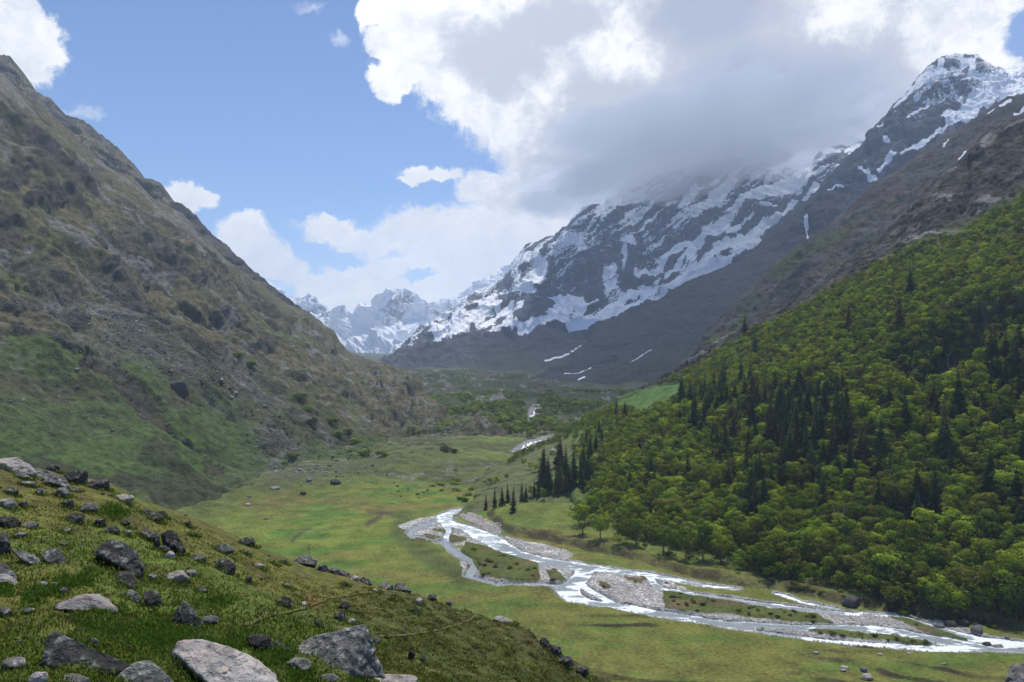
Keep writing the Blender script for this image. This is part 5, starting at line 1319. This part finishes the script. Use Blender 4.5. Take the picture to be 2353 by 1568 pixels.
# boulders of the left mountainside: those that read singly, then the scree
random.seed(5); rng2 = np.random.RandomState(5)
fields = [(330, 800, 170, 45, 24, 85), (290, 730, 80, 28, 40, 25), (560, 890, 120, 40, 30, 34), (700, 1085, 120, 18, -5, 40), (640, 1030, 90, 42, 20, 25), (150, 950, 170, 80, 8, 45), (1000, 990, 40, 20, 40, 10)]
def sample_field(f, spread=1.0):
    x, y, rx, ry, a, n = f; u, v = rng2.normal(size=2) * .55 * spread; ca, sa = math.cos(R(a)), math.sin(R(a))
    return x + u * rx * ca - v * ry * sa, y + u * rx * sa + v * ry * ca
nm = ['in the rubble field high on the left mountainside', 'in the rubble chute at the top of the stony field', 'on the stony middle of the left slope', 'along the foot of the left mountainside', 'on the brushy lower slope', 'scattered on the green lower slope at left', 'on the far toe of the mountainside']
for f, zn in zip(fields, nm):
    for q in range(f[5]):
        x, y = sample_field(f, 1.15); p = lfoot(x, y)
        if p is None or x < -20: continue
        s = random.choice([2.5, 3, 3.5, 4.5, 6]) * .95 / FPX * p.y; t = random.choice(['grey', 'grey', 'dark', 'pale'])
        tn = {'grey': 'grey', 'pale': 'light', 'dark': 'dark'}[t]
        put_small(p, s, t, '%s boulder %s' % (tn, zn), '%s boulders %s' % (tn, zn), 'slope_boulder', 'boulder')
tiny = []
for i in range(5):
    V, F = ico(1); rs = np.random.RandomState(i + 40); V = V * (1 + rs.uniform(-.3, .3, len(V)))[:, None] * np.array([1, .8, .6]); tiny.append((V, F))
def stones(name, pts, sizes, mat, label, cat):
    Vs, Fs = [], []; o = 0
    for p, s in zip(pts, sizes):
        V, F = tiny[rng2.randint(5)]; a = rng2.rand() * 6.28; ca, sa = math.cos(a), math.sin(a)
        Vs.append(np.stack([(V[:, 0] * ca - V[:, 1] * sa) * s + p[0], (V[:, 0] * sa + V[:, 1] * ca) * s + p[1], V[:, 2] * s + p[2]], 1)); Fs.append(F + o); o += len(V)
    return tag(link(name, make_mesh(name, np.concatenate(Vs), np.concatenate(Fs), False, [mat])), label, cat, kind='stuff')
pts, sz = [], []
for f in fields:
    for q in range(f[5] * 50):
        p = lfoot(*sample_field(f, 1.4))
        if p is not None: pts.append(tuple(p)); sz.append(rng2.uniform(.8, 2.3) / FPX * p.y)
for q in range(4500):
    x, y = rng2.uniform(0, 1100), rng2.uniform(480, 1120); p = lfoot(x, y)
    if p is not None: pts.append(tuple(p)); sz.append(rng2.uniform(.6, 1.6) / FPX * p.y)
stones('scree', pts, sz, ROCK['grey'], 'fine grey scree and rubble spread over the left mountainside', 'scree')
gi = np.argwhere((floor_grav > .8) & (floorW < -2) & (floor_px > 900) & (floor_px < 2400) & (floor_py > 1160))
pts, sz = [], []
for q in rng2.randint(len(gi), size=7000):
    i, j = gi[q]; g = floorG[i, j]; pts.append((g[0] + rng2.uniform(-.5, .5), g[1] + rng2.uniform(-.8, .8), g[2])); sz.append(rng2.uniform(.12, .38) * (1.7 if rng2.rand() < .08 else 1))
bi = np.argwhere((pl_dist(floor_px, floor_py, [(1065, 1182), (1090, 1192), (1120, 1208), (1142, 1218)])[0] < 11))
for q in rng2.randint(len(bi), size=700):
    i, j = bi[q]; g = floorG[i, j]; pts.append((g[0], g[1], g[2] + .1)); sz.append(rng2.uniform(.3, .9))
stones('river_gravel', pts, sz, ROCK['pale'], 'pale rounded cobbles covering the river bars', 'gravel')
pts, sz = [], []
ri = np.argwhere((floor_px > 640) & (floor_px < 1180) & (floor_py > 1040) & (floor_py < 1165))
for q in rng2.randint(len(ri), size=1500):
    i, j = ri[q]; g = floorG[i, j]
    if nf[i, j] > -.05: pts.append(tuple(g)); sz.append(rng2.uniform(.7, 1.8) / FPX * g[1])
stones('valley_rubble', pts, sz, ROCK['grey'], 'grey rubble strewn over the rough valley ground', 'rubble')
# ================================================================== GRASS, HEATH AND CLOUD
rng3 = np.random.RandomState(77); random.seed(77)
def grass_mat(name, a, b, tr):
    m, k, out = material(name)
    r = k.attr('tint', 'Fac'); c = k.mix(r, a, b)
    c = k.mix(k.ss(k.m('FRACT', k.m('MULTIPLY', r, 9.7)), .85, .95), c, (.16, .13, .05))
    gn = k.new('ShaderNodeNewGeometry').outputs['Normal']; nn = k.v('NORMALIZE', k.v('ADD', k.v('SCALE', gn, .35), (0, 0, 1.0)))
    d_ = k.new('ShaderNodeBsdfDiffuse'); k.put(d_.inputs[0], c); k.put(d_.inputs['Normal'], nn); t_ = k.new('ShaderNodeBsdfTranslucent'); k.put(t_.inputs[0], c)
    mx = k.new('ShaderNodeMixShader'); mx.inputs[0].default_value = tr
    k.l.new(d_.outputs[0], mx.inputs[1]); k.l.new(t_.outputs[0], mx.inputs[2]); k.l.new(mx.outputs[0], out.inputs[0]); return m
def blades(samples, name, mat, label, cat):
    """samples: (point, height, spread, count, width)"""
    Vs, Ts = [], []
    for p, h, sp, n, wd in samples:
        b = np.array(p) + np.stack([rng3.normal(size=n) * sp, rng3.normal(size=n) * sp, np.full(n, -.012)], 1)
        a = rng3.rand(n) * 6.283; hh = h * rng3.uniform(.6, 1.25, n); ln = rng3.normal(size=(n, 2)) * hh[:, None] * .35
        u = np.stack([np.cos(a), np.sin(a), np.zeros(n)], 1) * wd
        tip = b + np.concatenate([ln, hh[:, None]], 1); mid = b + np.concatenate([ln * .35, hh[:, None] * .6], 1)
        Vs.append(np.stack([b - u, b + u, mid + u * .8, tip], 1).reshape(-1, 3)); Ts.append(np.full(4 * n, rng3.rand()) * .6 + np.repeat(rng3.rand(n), 4) * .4)
    V = np.concatenate(Vs); return tag(link(name, make_mesh(name, V, qfaces(V), False, [mat], {'tint': np.concatenate(Ts)})), label, cat, kind='stuff')
S_ = []
for q in range(26000):
    x = rng3.uniform(-60, 1350); y = 1130 + 480 * rng3.rand() ** .75
    p = ray(hill_bvh, x, y)
    if p is None or p.y > 34: continue
    pr = .35 + .65 * (fbm(np.array([[p.x * .55, p.y * .55, 3.0]]), 2)[0] > -.1)
    if x > 760 and y > 1330: pr *= .35
    if rng3.rand() > pr: continue
    S_.append((tuple(p), rng3.uniform(.018, .055) * (1 + .02 * p.y), .05 + .004 * p.y, 6, .004 + .00055 * p.y))
for c0, hw, rl in SKIRT:
    if c0.y > 48: continue
    n = int(26 + 90 * min(hw, 1.5))
    for q in range(n):
        a = rng3.uniform(0, 6.283); r = rng3.uniform(.86, 1.12)
        x, y = c0.x + math.cos(a) * hw * r, c0.y + math.sin(a) * rl * r
        hh = hill_bvh.ray_cast(Vector((x, y, c0.z + 6)), Vector((0, 0, -1)))[0]
        if hh is None or abs(hh.z - c0.z) > hw * 1.5 + .6: continue
        S_.append((tuple(hh), rng3.uniform(3.5, 8) / FPX * c0.y, .03 + .002 * c0.y, 7, .003 + .0005 * c0.y))
blades(S_, 'short_grass', grass_mat('short_turf_blades', (.09, .135, .022), (.16, .225, .038), .35), 'short cropped grass on the near hillside', 'grass')
S_ = []
TG = [(1, (640, 1170, 1000, 1330), 620), (1, (860, 1200, 1200, 1400), 620), (1, (1000, 1180, 1350, 1290), 420), (1, (1230, 1290, 1700, 1330), 300), (2, (-60, 1240, 60, 1330), 160), (2, (130, 1340, 320, 1450), 320), (1, (420, 860, 600, 920), 220), (1, (280, 920, 380, 980), 120), (1, (160, 960, 260, 1040), 100), (1, (700, 380, 850, 450), 130), (2, (760, 1530, 830, 1600), 120), (1, (0, 900, 60, 980), 120), (1, (560, 1040, 780, 1110), 160), (1, (480, 1050, 560, 1100), 60), (1, (590, 810, 650, 840), 60), (1, (1380, 990, 1560, 1060), 120), (2, (340, 1500, 480, 1580), 160), (1, (540, 1160, 620, 1200), 60)]
for o_, b, n in TG:
    for q in range(n):
        u, v = rng3.normal(size=2) * .36 + .5
        x, y = pz(o_, [(b[0] + (b[2] - b[0]) * u, b[1] + (b[3] - b[1]) * v)])[0]
        p = ray(hill_bvh, x, y)
        if p is None or p.y > 60: continue
        S_.append((tuple(p), rng3.uniform(6, 15) / FPX * p.y, 4 / FPX * p.y, 9, max(.9 / FPX * p.y, .004)))
blades(S_, 'tall_grass', grass_mat('lush_blades', (.065, .15, .02), (.13, .245, .034), .45), 'lush bright green tall grass tufts between the boulders', 'grass')
# heath: low dark shrubs on the knoll
Vs, Ts = [], []
for q in range(15000):
    x = rng3.uniform(560, 1420); y = rng3.uniform(1350, 1600)
    if rng3.rand() > sstep(560, 900, x) * .9 + .06: continue
    p = ray(hill_bvh, x, y)
    if p is None or p.y > 64 or p.y < 6.5: continue
    if fbm(np.array([[p.x * .9, p.y * .9, 8.0]]), 2)[0] < -.15: continue
    s = rng3.uniform(2.2, 6.5) / FPX * p.y; n = 9
    dd = rng3.normal(size=(n, 3)); dd[:, 2] = np.abs(dd[:, 2]); dd /= np.linalg.norm(dd, axis=1)[:, None]
    V = quads(np.array(p) + dd * s * np.array([1.2, 1.2, .7]), dd + rng3.normal(size=(n, 3)) * .5, s * .38 * rng3.uniform(.6, 1.3, n), .6, rng3)
    Vs.append(V); Ts.append(np.full(len(V), rng3.rand()))
V = np.concatenate(Vs)
tag(link('heath', make_mesh('heath', V, qfaces(V), False, [grass_mat('heath_leaves', (.036, .042, .013), (.10, .11, .025), .25)], {'tint': np.concatenate(Ts)})), 'low dark heath and dwarf shrubs covering the knoll', 'heath', kind='stuff')

# cloud cap wrapped round the hidden summit, a volume inside the haze box
m, k, out = material('summit_cloud')
pv = k.new('ShaderNodeVolumePrincipled'); pv.inputs['Color'].default_value = (.93, .96, 1.0, 1); pv.inputs['Density'].default_value = CAP_DENSITY; pv.inputs['Anisotropy'].default_value = .35
k.l.new(pv.outputs[0], out.inputs['Volume']); m.cycles.homogeneous_volume = True
D_, F_ = ico(5)
V = D_.copy()
n_ = fbm(D_ * np.array([2.8, 1.6, 2.2]) + 4, 4, .55)
V = V * (1 + .42 * n_)[:, None] * np.array([640, 620, 195])
V[:, 2] += V[:, 0] * .17
c_ = unproj(1600, 345, 3150.0)
o = link('cap_cloud', make_mesh('cap_cloud', V, F_, True, [m]), None, tuple(c_)); tag(o, 'grey cloud cap hiding the summit of the central mountain', 'cap_cloud', kind='stuff')

# unseen cloud volume added above the view to shade the central face and spur
m, k, out = material('shade_cloud')
pv = k.new('ShaderNodeVolumePrincipled'); pv.inputs['Color'].default_value = (.98, .985, 1.0, 1); pv.inputs['Density'].default_value = .0026; pv.inputs['Anisotropy'].default_value = .35
k.l.new(pv.outputs[0], out.inputs['Volume']); m.cycles.homogeneous_volume = True
D_, F_ = ico(5)
n_ = fbm(D_ * np.array([2.2, 2.2, 1.5]) + 14, 4, .55)
V = D_ * (1 + .22 * n_)[:, None] * np.array([760, 1320, 230])
V[:, 2] = np.where(V[:, 2] < 0, V[:, 2] * .35, V[:, 2])
o = link('cloud', make_mesh('cloud', V, F_, True, [m]), None, (800, 2830, 2080)); tag(o, 'unseen cloud added above the view to shade the snow mountains', 'cloud', kind='stuff')
# ================================================================== SKY, SUN, AIR, CAMERA
SUN_EL, SUN_AZ = R(70), R(17)          # azimuth measured from straight ahead (+Y) towards +X
sun_dir = Vector((math.sin(SUN_AZ) * math.cos(SUN_EL), math.cos(SUN_AZ) * math.cos(SUN_EL), math.sin(SUN_EL)))
sl = bpy.data.lights.new('sun', 'SUN'); sl.energy = 4.6; sl.angle = R(.53); sl.color = (1.0, .955, .88)
so = bpy.data.objects.new('sun', sl); COL.objects.link(so); so.rotation_euler = (-sun_dir).to_track_quat('-Z', 'Y').to_euler()
so.location = (200, 300, 600)

w = bpy.data.worlds.new('World'); scene.world = w; w.use_nodes = True
w.node_tree.nodes.clear(); k = NT(w.node_tree)
wo = k.new('ShaderNodeOutputWorld'); bg = k.new('ShaderNodeBackground'); k.l.new(bg.outputs[0], wo.inputs[0])
sky = k.new('ShaderNodeTexSky'); sky.sky_type = 'NISHITA'; sky.sun_disc = False
sky.sun_elevation = SUN_EL; sky.sun_rotation = SUN_AZ; sky.altitude = 3200; sky.air_density = 1.0; sky.dust_density = .6; sky.ozone_density = 2.0
gen = k.new('ShaderNodeTexCoord').outputs['Generated']
dirv = k.v('NORMALIZE', gen)
sx = k.new('ShaderNodeSeparateXYZ'); k.l.new(dirv, sx.inputs[0])
az = k.m('ARCTAN2', sx.outputs[0], sx.outputs[1]); el = k.m('ARCSINE', sx.outputs[2])
def dang(x, y):
    X, Z = (x - CX) / FPX, (CY - y) / FPX
    return math.atan2(X, 1), math.asin(Z / math.sqrt(1 + X * X + Z * Z))
cmb = k.new('ShaderNodeCombineXYZ'); k.l.new(az, cmb.inputs[0]); k.l.new(el, cmb.inputs[1])
ang = cmb.outputs[0]
def warp(vec, scale, amt, detail=5, rough=.6, off=0):
    q = k.v('ADD', vec, (off, off * .7, off * .3)) if off else vec
    c = k.noise(q, scale, detail, rough, out='Color')
    return k.v('ADD', vec, k.v('SCALE', k.v('SUBTRACT', c, (.5, .5, .5)), amt))
w1 = warp(ang, 7, .075, 6, .62)
w2 = warp(warp(w1, 36, .030, 5, .6, 3.1), 110, .011, 4, .6, 5.3)
def ell(vec, x, y, rx, ry):
    a, e = dang(x, y); sr = 1 / FPX
    q = k.v('MULTIPLY', k.v('SUBTRACT', vec, (a, e, 0)), (1 / (rx * sr * .93), 1 / (ry * sr * .93), 0))
    return k.v('LENGTH', q)
def field(vec, L):
    """distance to the nearest of a set of ellipses, 1 on their rims"""
    r = None
    for e in L:
        q = ell(vec, *e)
        r = q if r is None else k.m('SMOOTH_MIN', r, q, .18)
    return r
BIG = [(1010, 60, 170, 150), (905, 165, 62, 55), (1150, 170, 210, 150), (1330, 90, 420, 260), (1240, 270, 170, 95), (1500, 260, 420, 300), (1330, 400, 190, 120), (1850, 200, 430, 340), (2150, 110, 260, 260), (1420, 520, 280, 120), (2300, 190, 120, 90), (860, 20, 40, 40)]
LOW = [(1110, 435, 75, 48), (980, 402, 85, 20), (925, 425, 26, 22), (1190, 480, 110, 110), (760, 530, 72, 36), (850, 560, 90, 40), (1010, 540, 170, 70), (1130, 570, 220, 110), (960, 640, 250, 56), (760, 655, 110, 34), (560, 548, 76, 52), (600, 595, 80, 45), (660, 625, 60, 26), (425, 455, 62, 36), (1100, 660, 230, 60), (880, 700, 180, 45)]
LEFT = [(60, 95, 74, 70), (10, 60, 60, 110), (20, 150, 70, 50)]
WISP = [(180, 250, 48, 12), (792, 88, 26, 14), (715, 4, 45, 12), (700, 520, 40, 10)]
HOLE = [(2345, 60, 42, 55), (985, 462, 42, 15), (790, 590, 66, 22), (975, 632, 46, 10), (860, 135, 26, 12), (2370, 100, 30, 30)]
fB, fL, fF, fW, fH = field(w2, BIG), field(w2, LOW), field(w2, LEFT), field(w2, WISP), field(w2, HOLE)
edge_n = k.noise(w1, 42, 8, .68)
def cover(f, soft=.16, amp=.62):
    g = k.m('ADD', f, k.m('MULTIPLY', k.m('SUBTRACT', edge_n, .5), amp))
    return k.ss(g, 1.0 + soft * .5, 1.0 - soft)
cov = k.m('MAXIMUM', k.m('MAXIMUM', cover(fB), cover(fL, .24)), k.m('MAXIMUM', cover(fF, .2), k.m('MULTIPLY', cover(fW, .9, .9), .42)))
cov = k.m('MULTIPLY', cov, k.m('SUBTRACT', 1.0, k.m('MULTIPLY', k.ss(fH, 1.15, .6), .93)))
# a thin veil towards the horizon
veil = k.ss(el, .16, .0, 0, .35)
GREY = [(1750, 250, 430, 230), (1520, 400, 420, 140), (1270, 455, 110, 55), (1650, 60, 260, 120), (1150, 130, 150, 110), (1250, 60, 170, 60), (1900, 330, 330, 170), (1400, 260, 240, 100)]
g1 = field(warp(ang, 5, .13, 5, .55, 7.7), GREY)
cl = k.noise(w1, 9, 5, .55); cl2 = k.noise(ang, 4.5, 3, .5)
grey = k.ss(k.m('ADD', g1, k.m('MULTIPLY', k.m('SUBTRACT', k.m('ADD', k.m('MULTIPLY', cl, .65), k.m('MULTIPLY', edge_n, .35)), .5), 2.4)), 1.2, .45)
DARK = [(1800, 230, 260, 120), (1480, 440, 330, 60), (1620, 30, 170, 80), (1260, 460, 90, 40)]
g2 = k.ss(k.m('ADD', field(warp(ang, 5, .10, 5, .55, 1.7), DARK), k.m('MULTIPLY', k.m('SUBTRACT', k.m('ADD', k.m('MULTIPLY', cl2, .5), k.m('MULTIPLY', cl, .5)), .5), 2.0)), 1.3, .35)
white = k.mix(k.ss(k.m('ADD', k.m('MULTIPLY', cl, .6), k.m('MULTIPLY', edge_n, .4)), .36, .62), (.84, .87, .95), (1.22, 1.21, 1.19))
white = k.mix(k.m('MULTIPLY', k.ss(fL, 1.0, .35), .55), white, (.95, .97, 1.02))
c = k.mix(grey, white, (.64, .69, .80))
c = k.mix(g2, c, (.49, .54, .68))
skyc = k.v('MULTIPLY', sky.outputs[0], (SKY_S * .9, SKY_S * 1.0, SKY_S * 1.12))
skyc = k.mix(veil, skyc, (.62, .70, .84))
# clouds high overhead and behind, out of view, thin to open sky
c = k.v('SCALE', c, 1.0)
fin = k.mix(cov, skyc, c)
k.put(bg.inputs[0], fin); bg.inputs[1].default_value = 1.0
w.cycles.sampling_method = 'MANUAL'; w.cycles.sample_map_resolution = 512

# air: one closed box of pale haze over the whole valley
m, k, out = material('air_haze')
pv = k.new('ShaderNodeVolumePrincipled'); pv.inputs['Color'].default_value = (.64, .785, 1.0, 1); pv.inputs['Density'].default_value = HAZE
pv.inputs['Anisotropy'].default_value = .25
k.l.new(pv.outputs[0], out.inputs['Volume']); m.cycles.homogeneous_volume = True
allv = []
for o in COL.objects:
    if o.type == 'MESH' and o.get('kind') == 'structure':
        for c_ in o.bound_box: allv.append(tuple(c_))
allv = np.array(allv); lo = allv.min(0) - 6; hi = allv.max(0) + 12
lo[1] = min(lo[1], -60)
V = [(x, y, z) for x in (lo[0], hi[0]) for y in (lo[1], hi[1]) for z in (lo[2], hi[2])]
F = [(0, 1, 3, 2), (4, 6, 7, 5), (0, 4, 5, 1), (2, 3, 7, 6), (0, 2, 6, 4), (1, 5, 7, 3)]
o = link('haze', make_mesh('haze', V, F, False, [m])); tag(o, 'pale blue haze filling the valley air', 'haze', kind='stuff')

cam = bpy.data.cameras.new('camera'); cam.lens = 27; cam.sensor_width = 36; cam.clip_start = .1; cam.clip_end = 60000
co = bpy.data.objects.new('camera', cam); COL.objects.link(co); co.rotation_euler = (R(90), 0, 0); scene.camera = co
scene.view_settings.view_transform = 'Standard'; scene.view_settings.look = 'None'; scene.view_settings.exposure = EXPO; scene.view_settings.gamma = 1
scene.cycles.max_bounces = 6; scene.cycles.diffuse_bounces = 3; scene.cycles.transmission_bounces = 4; scene.cycles.volume_bounces = 2; scene.cycles.transparent_max_bounces = 8
scene.cycles.use_denoising = True
